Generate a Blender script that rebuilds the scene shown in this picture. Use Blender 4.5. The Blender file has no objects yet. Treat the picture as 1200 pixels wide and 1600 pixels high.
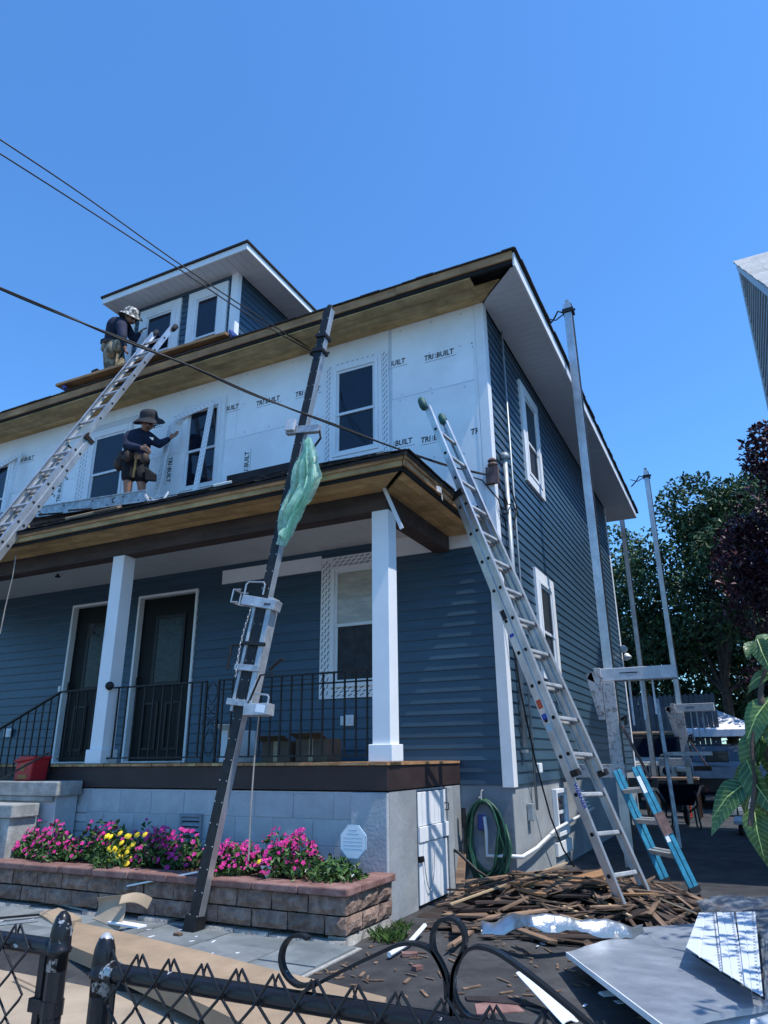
import bpy, bmesh, math, random
import numpy as np
from mathutils import Vector, Matrix, Quaternion

S = bpy.context.scene
COL = S.collection
rnd = random.Random(7)

# ------------------------------------------------------------------ camera, sky, sun, exposure
cd = bpy.data.cameras.new('camera'); cam = bpy.data.objects.new('camera', cd); COL.objects.link(cam)
cd.sensor_fit = 'VERTICAL'; cd.sensor_height = 36; cd.lens = 24.5651; cd.clip_end = 2000; cd.clip_start = .05
cam.matrix_world = Matrix(((0.896042,0.154889,0.416076,2.11949),(0.443879,-0.293530,-0.846647,-7.09354),(-0.009005,0.943318,-0.331767,0.26402),(0,0,0,1)))
S.camera = cam
SUN_EL, SUN_AZ = math.radians(63), math.radians(-6.5)      # azimuth measured from +X towards +Y
W = bpy.data.worlds.new('World'); S.world = W; W.use_nodes = True
wn = W.node_tree.nodes; wl = W.node_tree.links
bgn = wn['Background']; sky = wn.new('ShaderNodeTexSky'); sky.sky_type = 'NISHITA'; sky.sun_disc = False
sky.sun_elevation = SUN_EL; sky.sun_rotation = math.pi/2 - SUN_AZ
sky.air_density = 1.3; sky.dust_density = .25; sky.ozone_density = 5.0; sky.altitude = 0
tint = wn.new('ShaderNodeMix'); tint.data_type = 'RGBA'; tint.blend_type = 'MULTIPLY'; tint.inputs[0].default_value = 1    # the camera's cool white balance, the same over the whole sky
tint.inputs[7].default_value = (.40, .68, .93, 1); wl.new(sky.outputs[0], tint.inputs[6]); wl.new(tint.outputs[2], bgn.inputs[0]); bgn.inputs[1].default_value = .15
ld = bpy.data.lights.new('sun', 'SUN'); ld.energy = 2.9; ld.angle = math.radians(.53); ld.color = (1, .965, .91)
sun = bpy.data.objects.new('sun', ld); COL.objects.link(sun)
sd_ = Vector((math.cos(SUN_EL)*math.cos(SUN_AZ), math.cos(SUN_EL)*math.sin(SUN_AZ), math.sin(SUN_EL)))
sun.rotation_euler = sd_.to_track_quat('Z', 'Y').to_euler(); sun.location = (20, -6, 40)
S.view_settings.view_transform = 'Standard'; S.view_settings.look = 'None'
S.view_settings.gamma = 1; S.view_settings.use_curve_mapping = False; S.view_settings.exposure = .8

# ------------------------------------------------------------------ helpers
GZ = -.93
def V(p): return Vector(p)
class MB:
    def __init__(s): s.v = []; s.f = []
    def add(s, vs, fs):
        n = len(s.v); s.v += [tuple(v) for v in vs]; s.f += [tuple(i+n for i in f) for f in fs]; return s
    def box(s, x0, x1, y0, y1, z0, z1):
        return s.add([(x0,y0,z0),(x1,y0,z0),(x1,y1,z0),(x0,y1,z0),(x0,y0,z1),(x1,y0,z1),(x1,y1,z1),(x0,y1,z1)],
            [(3,2,1,0),(4,5,6,7),(0,1,5,4),(1,2,6,5),(2,3,7,6),(3,0,4,7)])
    def prism(s, poly, ext):
        n = len(poly); e = V(ext); b = [V(p) for p in poly]
        nrm = Vector((0,0,0))
        for i in range(n): nrm += b[i].cross(b[(i+1) % n])
        if nrm.dot(e) > 0: b.reverse()
        return s.add(b + [p+e for p in b], [tuple(range(n)), tuple(reversed(range(n, 2*n)))] +
            [((i+1) % n, i, n+i, n+(i+1) % n) for i in range(n)])
    def bar(s, p0, p1, w, h, up=(0,0,1)):
        p0, p1 = V(p0), V(p1); d = (p1-p0).normalized(); u = V(up)
        a = d.cross(u)
        if a.length < 1e-4: a = d.cross(Vector((1,0,0)))
        a.normalize(); u = a.cross(d)
        a *= w/2; u *= h/2
        return s.prism([p0-a-u, p0+a-u, p0+a+u, p0-a+u], p1-p0)
    def tube(s, pts, r, n=8, caps=True):
        pts = [V(p) for p in pts]; m = len(pts); rr = r if isinstance(r, (list, tuple)) else [r]*m
        vs = []; fs = []; prev = None
        for i, p in enumerate(pts):
            d = (pts[min(i+1, m-1)] - pts[max(i-1, 0)]).normalized()
            if prev is None:
                a = d.cross(Vector((0,0,1)))
                if a.length < .05: a = d.cross(Vector((1,0,0)))
            else: a = prev - d*prev.dot(d)
            if a.length < 1e-6: a = d.orthogonal()
            a.normalize(); prev = a; b = d.cross(a)
            for k in range(n):
                t = 2*math.pi*k/n; vs.append(p + (a*math.cos(t)+b*math.sin(t))*rr[i])
        for i in range(m-1):
            for k in range(n):
                k2 = (k+1) % n; fs.append((i*n+k, i*n+k2, (i+1)*n+k2, (i+1)*n+k))
        if caps: fs += [tuple(reversed(range(n))), tuple(range((m-1)*n, m*n))]
        return s.add(vs, fs)
    def lathe(s, prof, c, n=16, axis=(0,0,1)):
        ax = V(axis).normalized(); a = ax.orthogonal().normalized(); b = ax.cross(a); c = V(c); vs = []; fs = []; m = len(prof)
        for r, z in prof:
            for k in range(n):
                t = 2*math.pi*k/n; vs.append(c + ax*z + (a*math.cos(t)+b*math.sin(t))*r)
        for i in range(m-1):
            for k in range(n):
                k2 = (k+1) % n; fs.append((i*n+k, i*n+k2, (i+1)*n+k2, (i+1)*n+k))
        fs += [tuple(reversed(range(n))), tuple(range((m-1)*n, m*n))]
        return s.add(vs, fs)
    def ribbon(s, pts, wv, th, nrm=None):
        """flat bar: width along wv, thickness in the bend plane"""
        pts = [V(p) for p in pts]; w = V(wv)*.5; m = len(pts); vs = []; fs = []
        for i, p in enumerate(pts):
            d = (pts[min(i+1, m-1)] - pts[max(i-1, 0)]).normalized()
            t = d.cross(w).normalized()*th*.5
            vs += [p-w-t, p+w-t, p+w+t, p-w+t]
        for i in range(m-1):
            for k in range(4):
                k2 = (k+1) % 4; fs.append((i*4+k, i*4+k2, i*4+4+k2, i*4+4+k))
        fs += [(3,2,1,0), tuple(range(m*4-4, m*4))]
        return s.add(vs, fs)
    def grid(s, fn, nu, nv):
        vs = [fn(i/nu, j/nv) for j in range(nv+1) for i in range(nu+1)]
        fs = [(j*(nu+1)+i, j*(nu+1)+i+1, (j+1)*(nu+1)+i+1, (j+1)*(nu+1)+i) for j in range(nv) for i in range(nu)]
        return s.add(vs, fs)
    def slab(s, fn, nu, nv, th):
        """a sheet with thickness th (downwards)"""
        n = (nu+1)*(nv+1); top = [V(fn(i/nu, j/nv)) for j in range(nv+1) for i in range(nu+1)]
        bot = [p - Vector((0,0,th)) for p in top]
        q = lambda i, j: j*(nu+1)+i
        fs = [(q(i,j), q(i+1,j), q(i+1,j+1), q(i,j+1)) for j in range(nv) for i in range(nu)]
        fs += [tuple(reversed([k+n for k in f])) for f in fs]
        ring = [q(i,0) for i in range(nu)] + [q(nu,j) for j in range(nv)] + [q(i,nv) for i in range(nu,0,-1)] + [q(0,j) for j in range(nv,0,-1)]
        for a, b in zip(ring, ring[1:]+ring[:1]): fs.append((b, a, a+n, b+n))
        return s.add(top+bot, fs)
    def mesh(s, name, m=None, smooth=False, centre=True):
        me = bpy.data.meshes.new(name); v = np.array(s.v, dtype=float).reshape(-1, 3)
        loc = Vector((0,0,0))
        if centre and len(v):
            mn, mx = v.min(0), v.max(0); loc = Vector(((mn[0]+mx[0])/2, (mn[1]+mx[1])/2, mn[2])); v = v - np.array(loc)
        me.from_pydata([tuple(p) for p in v], [], s.f); me.update()
        if m: me.materials.append(m)
        if smooth: me.polygons.foreach_set('use_smooth', [True]*len(me.polygons))
        return me, loc
    def build(s, name, m, parent=None, smooth=False, bevel=0, centre=True, seg=2):
        me, loc = s.mesh(name, m, smooth, centre)
        return link(name, me, loc, parent, bevel, seg)
def link(name, me, loc=(0,0,0), parent=None, bevel=0, seg=2, rot=None):
    o = bpy.data.objects.new(name, me); COL.objects.link(o); o.location = loc
    if rot is not None: o.rotation_euler = rot
    if parent: adopt(o, parent)
    if bevel:
        b = o.modifiers.new('bevel', 'BEVEL'); b.width = bevel; b.segments = seg; b.limit_method = 'ANGLE'
    return o
def wm(o):
    m = Matrix.LocRotScale(o.location, o.rotation_euler, o.scale)
    return wm(o.parent) @ o.matrix_parent_inverse @ m if o.parent else m
def adopt(o, parent):
    o.parent = parent; o.matrix_parent_inverse = wm(parent).inverted()
def tag(o, label=None, cat=None, group=None, kind=None):
    if label: o['label'] = label
    if cat: o['category'] = cat
    if group: o['group'] = group
    if kind: o['kind'] = kind
    return o
def thing(name, label, cat, loc, group=None):
    o = bpy.data.objects.new(name, None); COL.objects.link(o); o.location = loc; o.empty_display_size = .2
    return tag(o, label, cat, group)
def copy_tree(o, parent=None):
    c = o.copy(); COL.objects.link(c)
    if parent: c.parent = parent
    for ch in [k for k in bpy.data.objects if k.parent == o]: copy_tree(ch, c)
    return c
def lerp(a, b, t): return V(a)*(1-t) + V(b)*t

# ------------------------------------------------------------------ materials
def mat(name, col, rough=.6, metal=0, var=.12, scale=6, bump=.1, bscale=60, rand=.0, spec=.4, stretch=(1,1,1), col2=None, mixpos=(.4,.65), island=0, coat=0, stain=0, sscale=1.3):
    m = bpy.data.materials.new(name); m.use_nodes = True; nt = m.node_tree; N = nt.nodes; L = nt.links
    b = N['Principled BSDF']; b.inputs['Roughness'].default_value = rough; b.inputs['Metallic'].default_value = metal
    b.inputs['Specular IOR Level'].default_value = spec
    if coat: b.inputs['Coat Weight'].default_value = coat
    tc = N.new('ShaderNodeTexCoord'); mp = N.new('ShaderNodeMapping'); mp.inputs['Scale'].default_value = stretch
    oi = N.new('ShaderNodeObjectInfo')
    off = N.new('ShaderNodeVectorMath'); off.operation = 'ADD'
    sc = N.new('ShaderNodeMath'); sc.operation = 'MULTIPLY'; sc.inputs[1].default_value = 37.0
    L.new(oi.outputs['Random'], sc.inputs[0]); L.new(tc.outputs['Object'], off.inputs[0]); L.new(sc.outputs[0], off.inputs[1])
    L.new(off.outputs[0], mp.inputs[0])
    n = N.new('ShaderNodeTexNoise'); n.inputs['Scale'].default_value = scale; n.inputs['Detail'].default_value = 5; n.inputs['Roughness'].default_value = .65
    L.new(mp.outputs[0], n.inputs['Vector'])
    r = N.new('ShaderNodeValToRGB'); e = r.color_ramp.elements
    e[0].position, e[1].position = mixpos
    c = list(col); c2 = list(col2) if col2 else [min(1, x*(1+var)) for x in c]
    if not col2: c = [x*(1-var) for x in c]
    e[0].color = (*c, 1); e[1].color = (*c2, 1); L.new(n.outputs[0], r.inputs[0]); out = r.outputs[0]
    if rand or island:
        hs = N.new('ShaderNodeHueSaturation'); mr = N.new('ShaderNodeMapRange'); k = rand or island
        mr.inputs['To Min'].default_value = 1-k; mr.inputs['To Max'].default_value = 1+k
        if island:
            g = N.new('ShaderNodeNewGeometry'); L.new(g.outputs['Random Per Island'], mr.inputs['Value'])
        else: L.new(oi.outputs['Random'], mr.inputs['Value'])
        L.new(mr.outputs[0], hs.inputs['Value']); L.new(out, hs.inputs['Color']); out = hs.outputs[0]
    if stain:                                          # uneven dirt and wear
        n3 = N.new('ShaderNodeTexNoise'); n3.inputs['Scale'].default_value = sscale; n3.inputs['Detail'].default_value = 8; n3.inputs['Roughness'].default_value = .7
        L.new(off.outputs[0], n3.inputs['Vector']); m3 = N.new('ShaderNodeMapRange'); m3.inputs['From Min'].default_value = .35; m3.inputs['From Max'].default_value = .68
        m3.inputs['To Min'].default_value = 1-stain; m3.inputs['To Max'].default_value = 1+stain*.35; L.new(n3.outputs[0], m3.inputs[0])
        mx = N.new('ShaderNodeMix'); mx.data_type = 'RGBA'; mx.blend_type = 'MULTIPLY'; mx.inputs[0].default_value = 1; L.new(out, mx.inputs[6]); L.new(m3.outputs[0], mx.inputs[7]); out = mx.outputs[2]
    L.new(out, b.inputs['Base Color'])
    if bump:
        n2 = N.new('ShaderNodeTexNoise'); n2.inputs['Scale'].default_value = bscale; n2.inputs['Detail'].default_value = 4
        L.new(mp.outputs[0], n2.inputs['Vector']); bp = N.new('ShaderNodeBump'); bp.inputs['Strength'].default_value = bump; bp.inputs['Distance'].default_value = .01
        L.new(n2.outputs[0], bp.inputs['Height']); L.new(bp.outputs[0], b.inputs['Normal'])
    return m
M = {}
M['siding'] = mat('vinyl_siding_blue', (.042,.086,.130), .36, spec=.5, var=.08, scale=3, bump=.06, bscale=25, rand=.05, stretch=(.3,1,4), stain=.18, sscale=.9)
M['white'] = mat('white_trim', (.82,.83,.84), .45, var=.03, scale=4, bump=.03, stain=.06, sscale=3)
M['colwhite'] = mat('white_column_vinyl', (.80,.81,.82), .35, var=.03, scale=3, bump=.02)
M['wrap'] = mat('white_insulation_board', (.87,.89,.90), .5, var=.03, scale=1.6, bump=.15, bscale=5, rand=.015, stain=.07, sscale=.8)
M['seam'] = mat('seam_tape', (.58,.63,.68), .5, var=.1)
M['ink'] = mat('black_ink', (.018,.02,.024), .7, var=.3, scale=40, bump=0)
M['soffitv'] = mat('vinyl_soffit', (.62,.64,.66), .5, var=.03, scale=3, bump=.02)
M['rawwood'] = mat('raw_soffit_board', (.42,.275,.115), .75, var=.2, scale=3, bump=.25, bscale=30, rand=.10, stretch=(.25,3,3), col2=(.55,.395,.19), stain=.45, sscale=2.2)
M['fascia'] = mat('weathered_fascia', (.36,.19,.085), .8, scale=2.5, bump=.3, bscale=30, rand=.1, stretch=(.3,3,3), col2=(.54,.31,.15), stain=.4, sscale=2.5)
M['brown'] = mat('brown_paint', (.045,.028,.026), .55, var=.15, scale=3, bump=.08, stretch=(.5,2,2), stain=.25, sscale=2)
M['beam'] = mat('brown_beam', (.052,.036,.032), .75, scale=4, bump=.3, bscale=25, stretch=(.3,2,2), col2=(.085,.062,.054), stain=.3, sscale=2)
M['ceil'] = mat('porch_ceiling_white', (.58,.60,.60), .6, var=.04, scale=2, bump=.03)
M['dark'] = mat('dark_void', (.012,.011,.011), .9, var=.3, bump=0)
M['shingle'] = mat('asphalt_shingle', (.028,.025,.025), .95, var=.4, scale=90, bump=.6, bscale=200, rand=.2)
M['felt'] = mat('roof_felt', (.032,.024,.026), .8, var=.3, scale=8, bump=.2)
M['block'] = mat('painted_block', (.45,.47,.49), .6, var=.08, scale=5, bump=.3, bscale=40, rand=.03, stain=.14, sscale=2)
M['mortar'] = mat('painted_mortar', (.50,.52,.54), .7, var=.06, bump=.3)
M['stucco'] = mat('painted_foundation', (.30,.32,.335), .75, scale=2.5, bump=.4, bscale=18, var=.1, col2=(.36,.375,.38), stain=.25, sscale=1.5)
M['hosewall'] = mat('shaded_foundation_grey', (.22,.25,.285), .7, scale=3, bump=.3, bscale=20, var=.12)  # foundation grey with the hose wall's shade put into the colour
M['door'] = mat('black_door', (.005,.005,.006), .5, spec=.2, var=.2, bump=.03)
M['doormould'] = mat('dark_door_moulding', (.010,.010,.012), .4, spec=.3, var=.2, bump=.03)
M['frosted'] = mat('dark_door_glass', (.014,.018,.018), .08, spec=.35, var=.5, scale=14, bump=.4, bscale=60)
M['glass'] = mat('window_glass', (.008,.012,.022), .05, var=.2, scale=2, bump=.015, bscale=3, spec=.5)
M['blind'] = mat('blind_glass', (.34,.33,.29), .12, scale=3, bump=.05, bscale=4, stretch=(1,1,4), col2=(.50,.47,.40))
M['screen'] = mat('insect_screen', (.022,.025,.030), .6, var=.35, scale=9, bump=.1)
M['sash'] = mat('sash_white', (.70,.73,.75), .4, var=.03, bump=.02)
M['iron'] = mat('black_iron', (.010,.010,.011), .5, var=.4, scale=20, bump=.15)
M['alum'] = mat('aluminium', (.58,.59,.60), .38, metal=.75, var=.12, scale=9, bump=.12, bscale=40, stretch=(1,1,.4), stain=.18, sscale=5)
M['alumold'] = mat('dull_aluminium', (.44,.46,.48), .5, metal=.55, scale=8, bump=.15, var=.2, col2=(.62,.63,.63), stain=.25, sscale=5)
M['steel'] = mat('galvanised_steel', (.42,.44,.46), .5, metal=.6, scale=12, var=.25, bump=.1)
M['polepaint'] = mat('white_painted_steel', (.46,.48,.51), .5, metal=.1, scale=10, bump=.15, col2=(.62,.64,.67))
M['worn'] = mat('worn_painted_steel', (.50,.49,.49), .6, metal=.2, scale=16, bump=.3, col2=(.16,.12,.11), mixpos=(.50,.68))
M['poleblack'] = mat('black_pole_rubber', (.012,.012,.013), .55, var=.4, scale=14, bump=.1)
M['rust'] = mat('rusty_steel', (.10,.06,.055), .7, metal=.2, scale=12, bump=.3, col2=(.20,.13,.12))
M['bluefib'] = mat('blue_fibreglass', (.03,.23,.36), .5, var=.25, scale=12, bump=.1)
M['green'] = mat('green_rubber', (.02,.085,.075), .6, var=.2)
M['rubber'] = mat('black_rubber', (.012,.012,.013), .7, var=.3)
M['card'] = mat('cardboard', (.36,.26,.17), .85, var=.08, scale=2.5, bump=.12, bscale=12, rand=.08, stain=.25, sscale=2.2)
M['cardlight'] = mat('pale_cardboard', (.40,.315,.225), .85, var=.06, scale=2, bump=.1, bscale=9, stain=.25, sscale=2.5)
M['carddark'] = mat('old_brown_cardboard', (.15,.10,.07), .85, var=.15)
M['stone'] = mat('retaining_block', (.165,.105,.08), .95, scale=14, bump=1.0, bscale=45, rand=.18, col2=(.31,.215,.17))
M['cap'] = mat('red_cap_stone', (.17,.085,.072), .85, scale=7, bump=.35, bscale=50, rand=.15, col2=(.28,.165,.145))
M['graystone'] = mat('grey_half_buried_block', (.26,.245,.22), .95, scale=12, bump=1.0, bscale=40, rand=.12, col2=(.40,.38,.345))
M['bluestone'] = mat('bluestone', (.15,.175,.185), .8, scale=3, bump=.25, bscale=14, rand=.12, col2=(.23,.25,.255), stain=.3, sscale=2)
M['joint'] = mat('sandy_joint', (.36,.35,.33), .95, var=.15, scale=20, bump=.4)
M['asphalt'] = mat('asphalt', (.040,.040,.043), .9, scale=5, bump=.5, bscale=160, col2=(.075,.074,.075), stain=.45, sscale=.9)
M['street'] = mat('worn_street_asphalt', (.15,.15,.15), .9, scale=4, bump=.3, bscale=120, var=.15)
M['soil'] = mat('mulch', (.075,.04,.03), .95, scale=30, bump=1, bscale=60, col2=(.15,.085,.06))
M['concrete'] = mat('concrete', (.36,.365,.35), .85, scale=6, bump=.5, bscale=60, var=.15, stain=.3, sscale=3)
M['scrap'] = mat('old_lath_wood', (.085,.056,.040), .85, scale=6, bump=.4, bscale=40, rand=.55, stretch=(.25,2,2), col2=(.24,.155,.10))
M['orangewood'] = mat('orange_brown_board', (.22,.11,.05), .8, scale=5, bump=.35, bscale=30, rand=.3, stretch=(.25,2,2), col2=(.36,.20,.10), stain=.3, sscale=4)
M['scrapdark'] = mat('dark_old_wood', (.035,.024,.020), .9, scale=6, bump=.4, rand=.5, stretch=(.25,2,2), col2=(.075,.05,.04))
M['paleWood'] = mat('pale_lath', (.45,.33,.20), .8, var=.15, scale=5, bump=.2, stretch=(.2,2,2))
M['foil'] = mat('crumpled_foil', (.40,.43,.46), .36, metal=.85, var=.1, bump=.7, bscale=22)
M['foamtop'] = mat('foil_faced_board', (.32,.36,.41), .42, metal=.45, scale=5, bump=.12, bscale=180, col2=(.44,.48,.53), stain=.22, sscale=3)
M['vinyl'] = mat('white_vinyl_panel', (.66,.71,.77), .4, var=.03, bump=.02)
M['pvcwhite'] = mat('white_pvc_pipe', (.72,.73,.74), .4, var=.05, bump=.03)
M['conduit'] = mat('grey_conduit', (.36,.40,.42), .45, metal=.3, var=.15, bump=.05)
M['hose'] = mat('green_hose', (.018,.075,.048), .45, var=.25, scale=12, bump=.1)
M['red'] = mat('red_plastic', (.42,.018,.025), .4, var=.12, bump=.03)
M['gold'] = mat('gold_print', (.30,.16,.04), .5)
M['cable'] = mat('black_cable', (.010,.010,.011), .6, var=.3)
M['rope'] = mat('grey_rope', (.30,.28,.26), .8, var=.2)
M['navy'] = mat('navy_shirt', (.010,.016,.042), .85, var=.35, scale=7, bump=1.0, bscale=9)
M['black'] = mat('black_cloth', (.009,.009,.012), .9, var=.35, scale=8, bump=.9, bscale=10)
M['hat'] = mat('charcoal_hat', (.022,.022,.030), .85, var=.25, scale=14, bump=.2)
M['hatw'] = mat('white_camo_hat', (.10,.10,.095), .85, scale=14, bump=.2, col2=(.66,.65,.62), mixpos=(.50,.56))
M['camo'] = mat('camouflage_trousers', (.10,.085,.055), .9, scale=9, bump=.9, bscale=11, col2=(.29,.25,.18), mixpos=(.42,.56))
M['skin'] = mat('skin', (.32,.165,.11), .55, var=.12, scale=10, bump=.05)
M['leather'] = mat('brown_leather', (.055,.034,.024), .7, scale=12, bump=.3, var=.3)
M['handle'] = mat('tool_handle', (.42,.24,.07), .5)
M['galvblack'] = mat('chipped_black_paint', (.011,.012,.015), .33, scale=22, bump=.2, bscale=40, col2=(.40,.41,.42), mixpos=(.66,.685))
M['meshwire'] = mat('black_vinyl_wire', (.010,.010,.012), .35, var=.3)
M['capsteel'] = mat('worn_post_cap', (.013,.013,.016), .3, scale=16, bump=.1, col2=(.42,.43,.44), metal=.2, mixpos=(.56,.6))
M['nshingle'] = mat('grey_neighbour_shingle', (.33,.33,.32), .9, scale=10, bump=.4, rand=.12, col2=(.42,.42,.40))
M['nsiding'] = mat('grey_cedar_siding', (.40,.42,.43), .85, scale=10, bump=.3, rand=.1, col2=(.50,.52,.52))
M['ntrim'] = mat('grey_white_trim', (.55,.58,.60), .6, var=.05)
M['bark'] = mat('bark', (.075,.058,.045), .95, scale=9, bump=.8, bscale=20, var=.3)
M['leafg'] = mat('dark_green_leaves', (.034,.068,.026), .55, scale=1.2, island=.5, bump=0, col2=(.075,.13,.042))
M['leafc'] = mat('conifer_needles', (.030,.065,.038), .6, scale=1.5, island=.4, bump=0, col2=(.038,.07,.038))
M['leafp'] = mat('plum_leaves', (.035,.010,.016), .5, scale=1.5, island=.6, bump=0, col2=(.10,.022,.034))
M['leafn'] = mat('broad_leaf', (.035,.078,.018), .35, scale=9, bump=.5, bscale=26, rand=.15, col2=(.075,.14,.04), stretch=(1,1,1))
nt = M['leafn'].node_tree; bs = nt.nodes['Principled BSDF']       # side veins and a paler midrib
tcv = nt.nodes.new('ShaderNodeTexCoord'); sx = nt.nodes.new('ShaderNodeSeparateXYZ'); nt.links.new(tcv.outputs['Object'], sx.inputs[0])
ab = nt.nodes.new('ShaderNodeMath'); ab.operation = 'ABSOLUTE'; nt.links.new(sx.outputs[0], ab.inputs[0])
mA = nt.nodes.new('ShaderNodeMath'); mA.operation = 'MULTIPLY_ADD'; mA.inputs[1].default_value = -.9; nt.links.new(ab.outputs[0], mA.inputs[0]); nt.links.new(sx.outputs[1], mA.inputs[2])
mB = nt.nodes.new('ShaderNodeMath'); mB.operation = 'MULTIPLY'; mB.inputs[1].default_value = 420; nt.links.new(mA.outputs[0], mB.inputs[0])
mC = nt.nodes.new('ShaderNodeMath'); mC.operation = 'SINE'; nt.links.new(mB.outputs[0], mC.inputs[0])
mD = nt.nodes.new('ShaderNodeMapRange'); mD.inputs['From Min'].default_value = .70; mD.inputs['From Max'].default_value = 1; mD.inputs['To Max'].default_value = .55; nt.links.new(mC.outputs[0], mD.inputs[0])
mE = nt.nodes.new('ShaderNodeMix'); mE.data_type = 'RGBA'; mE.inputs[7].default_value = (.22,.32,.12,1)
src = bs.inputs['Base Color'].links[0].from_socket; nt.links.new(src, mE.inputs[6]); nt.links.new(mD.outputs[0], mE.inputs[0]); nt.links.new(mE.outputs[2], bs.inputs['Base Color'])
bs.inputs['Subsurface Weight'].default_value = .0
M['leafrim'] = mat('leaf_midrib', (.30,.40,.13), .5)
M['leafb'] = mat('bedding_leaves', (.030,.075,.018), .5, scale=8, island=.45, bump=0, col2=(.065,.13,.03))
M['magenta'] = mat('magenta_petals', (.42,.012,.17), .55, scale=20, island=.3, bump=0, col2=(.55,.025,.25))
M['yellow'] = mat('yellow_petals', (.80,.56,.02), .55, island=.15, bump=0)
M['petalw'] = mat('white_petals', (.75,.75,.70), .55, bump=0)
M['grass'] = mat('grass_blades', (.06,.11,.022), .6, island=.4, bump=0, scale=5)
M['cream'] = mat('cream_car_paint', (.62,.61,.55), .3, var=.03, bump=0, coat=.4)
M['darkcar'] = mat('charcoal_paint', (.03,.035,.04), .3, var=.1, bump=0, coat=.4)
M['tarp'] = mat('grey_tarp', (.26,.26,.27), .7, var=.2, scale=4, bump=.3, bscale=6)
M['canopy'] = mat('white_canopy', (.80,.80,.86), .7, var=.02, bump=.03)
M['navypl'] = mat('dark_blue_tray', (.012,.018,.04), .4, var=.2)
M['orange'] = mat('orange_plastic', (.62,.065,.02), .5, var=.1)
M['greyfence'] = mat('grey_board_fence', (.10,.11,.125), .8, scale=5, bump=.2, rand=.15, col2=(.14,.15,.165))
M['signw'] = mat('sign_white', (.74,.80,.84), .4, var=.03, bump=.02)
M['signb'] = mat('sign_pale_blue_print', (.33,.50,.62), .4, var=.05, bump=0)
M['blue'] = mat('blue_print', (.03,.08,.42), .5)
M['redpr'] = mat('red_print', (.60,.09,.04), .5)
M['slot'] = mat('grey_slot_shade', (.27,.30,.33), .8, var=.1)  # grey that stands for the shade inside the trim holes
M['slotd'] = mat('dark_slot_shade', (.13,.14,.15), .8, var=.1)  # deeper hole shade as a colour, for the porch window trim
M['plastblue'] = mat('blue_valve', (.02,.05,.22), .4)
def translucent(name, col, alpha_mix, rough=.25, bump=.6, bscale=14):
    m = bpy.data.materials.new(name); m.use_nodes = True; nt = m.node_tree; N = nt.nodes; L = nt.links
    b = N['Principled BSDF']; b.inputs['Base Color'].default_value = (*col, 1); b.inputs['Roughness'].default_value = rough
    t = N.new('ShaderNodeBsdfTransparent'); t.inputs[0].default_value = (*[.55+.45*c for c in col], 1)
    tl = N.new('ShaderNodeBsdfTranslucent'); tl.inputs[0].default_value = (*col, 1)
    m1 = N.new('ShaderNodeMixShader'); m1.inputs[0].default_value = .45; m2 = N.new('ShaderNodeMixShader')
    tc = N.new('ShaderNodeTexCoord'); n = N.new('ShaderNodeTexNoise'); n.inputs['Scale'].default_value = bscale; n.inputs['Detail'].default_value = 5
    L.new(tc.outputs['Object'], n.inputs['Vector']); bp = N.new('ShaderNodeBump'); bp.inputs['Strength'].default_value = bump; bp.inputs['Distance'].default_value = .03
    L.new(n.outputs[0], bp.inputs['Height']); L.new(bp.outputs[0], b.inputs['Normal'])
    L.new(b.outputs[0], m1.inputs[1]); L.new(tl.outputs[0], m1.inputs[2])
    mr = N.new('ShaderNodeMapRange'); mr.inputs['From Min'].default_value = .3; mr.inputs['From Max'].default_value = .7
    mr.inputs['To Min'].default_value = max(0, alpha_mix-.2); mr.inputs['To Max'].default_value = min(1, alpha_mix+.2)
    L.new(n.outputs[0], mr.inputs[0]); L.new(mr.outputs[0], m2.inputs[0]); L.new(m1.outputs[0], m2.inputs[1]); L.new(t.outputs[0], m2.inputs[2])
    L.new(m2.outputs[0], N['Material Output'].inputs[0]); return m
M['greenfilm'] = translucent('green_plastic_film', (.62,.92,.76), .30, rough=.18, bump=.35, bscale=20)
M['clearfilm'] = translucent('clear_plastic_film', (.62,.68,.74), .66, bump=.4, bscale=7)

# ------------------------------------------------------------------ ground
def ground_z(x, y):
    if y < -4.6: return -1.27
    if y < -3.3: return GZ - .34*(-3.3-y)/1.3
    return GZ
ys = [-300, -60, -20, -9, -6, -4.6, -4.3, -4.0, -3.7, -3.5, -3.3, -2, -1, 0, 1, 2, 4, 8, 14, 20, 40, 120, 500]
xs = [-400, -100, -30, -12, -6, -3, -1.5, 0, 1.5, 3, 6, 12, 30, 100, 400]
b = MB(); vs = [(x, y, ground_z(x, y)) for y in ys for x in xs]; nx = len(xs)
b.add(vs, [(j*nx+i, j*nx+i+1, (j+1)*nx+i+1, (j+1)*nx+i) for j in range(len(ys)-1) for i in range(nx-1)])
tag(b.build('driveway', M['asphalt'], centre=False), kind='structure')

# sidewalk in front of the fence, grass verge and street
sw = tag(MB().box(-40, 40, -8.2, -5.75, -1.33, -1.256).build('sidewalk', M['joint']), kind='structure')
for k in range(54): MB().box(-40+k*1.5+.01, -40+k*1.5+1.49, -8.18, -5.77, -1.257, -1.25).build('sidewalk_slab', M['concrete'], sw)
tag(MB().box(-40, 40, -8.36, -8.21, -1.36, -1.25).build('kerb', M['concrete']), kind='structure')
tag(MB().box(-60, 60, -17, -8.37, -1.38, -1.264).build('street', M['street']), kind='structure')
tag(MB().box(-60, 60, -19.5, -17.01, -1.38, -1.20).build('far_sidewalk', M['concrete']), kind='structure')
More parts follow.
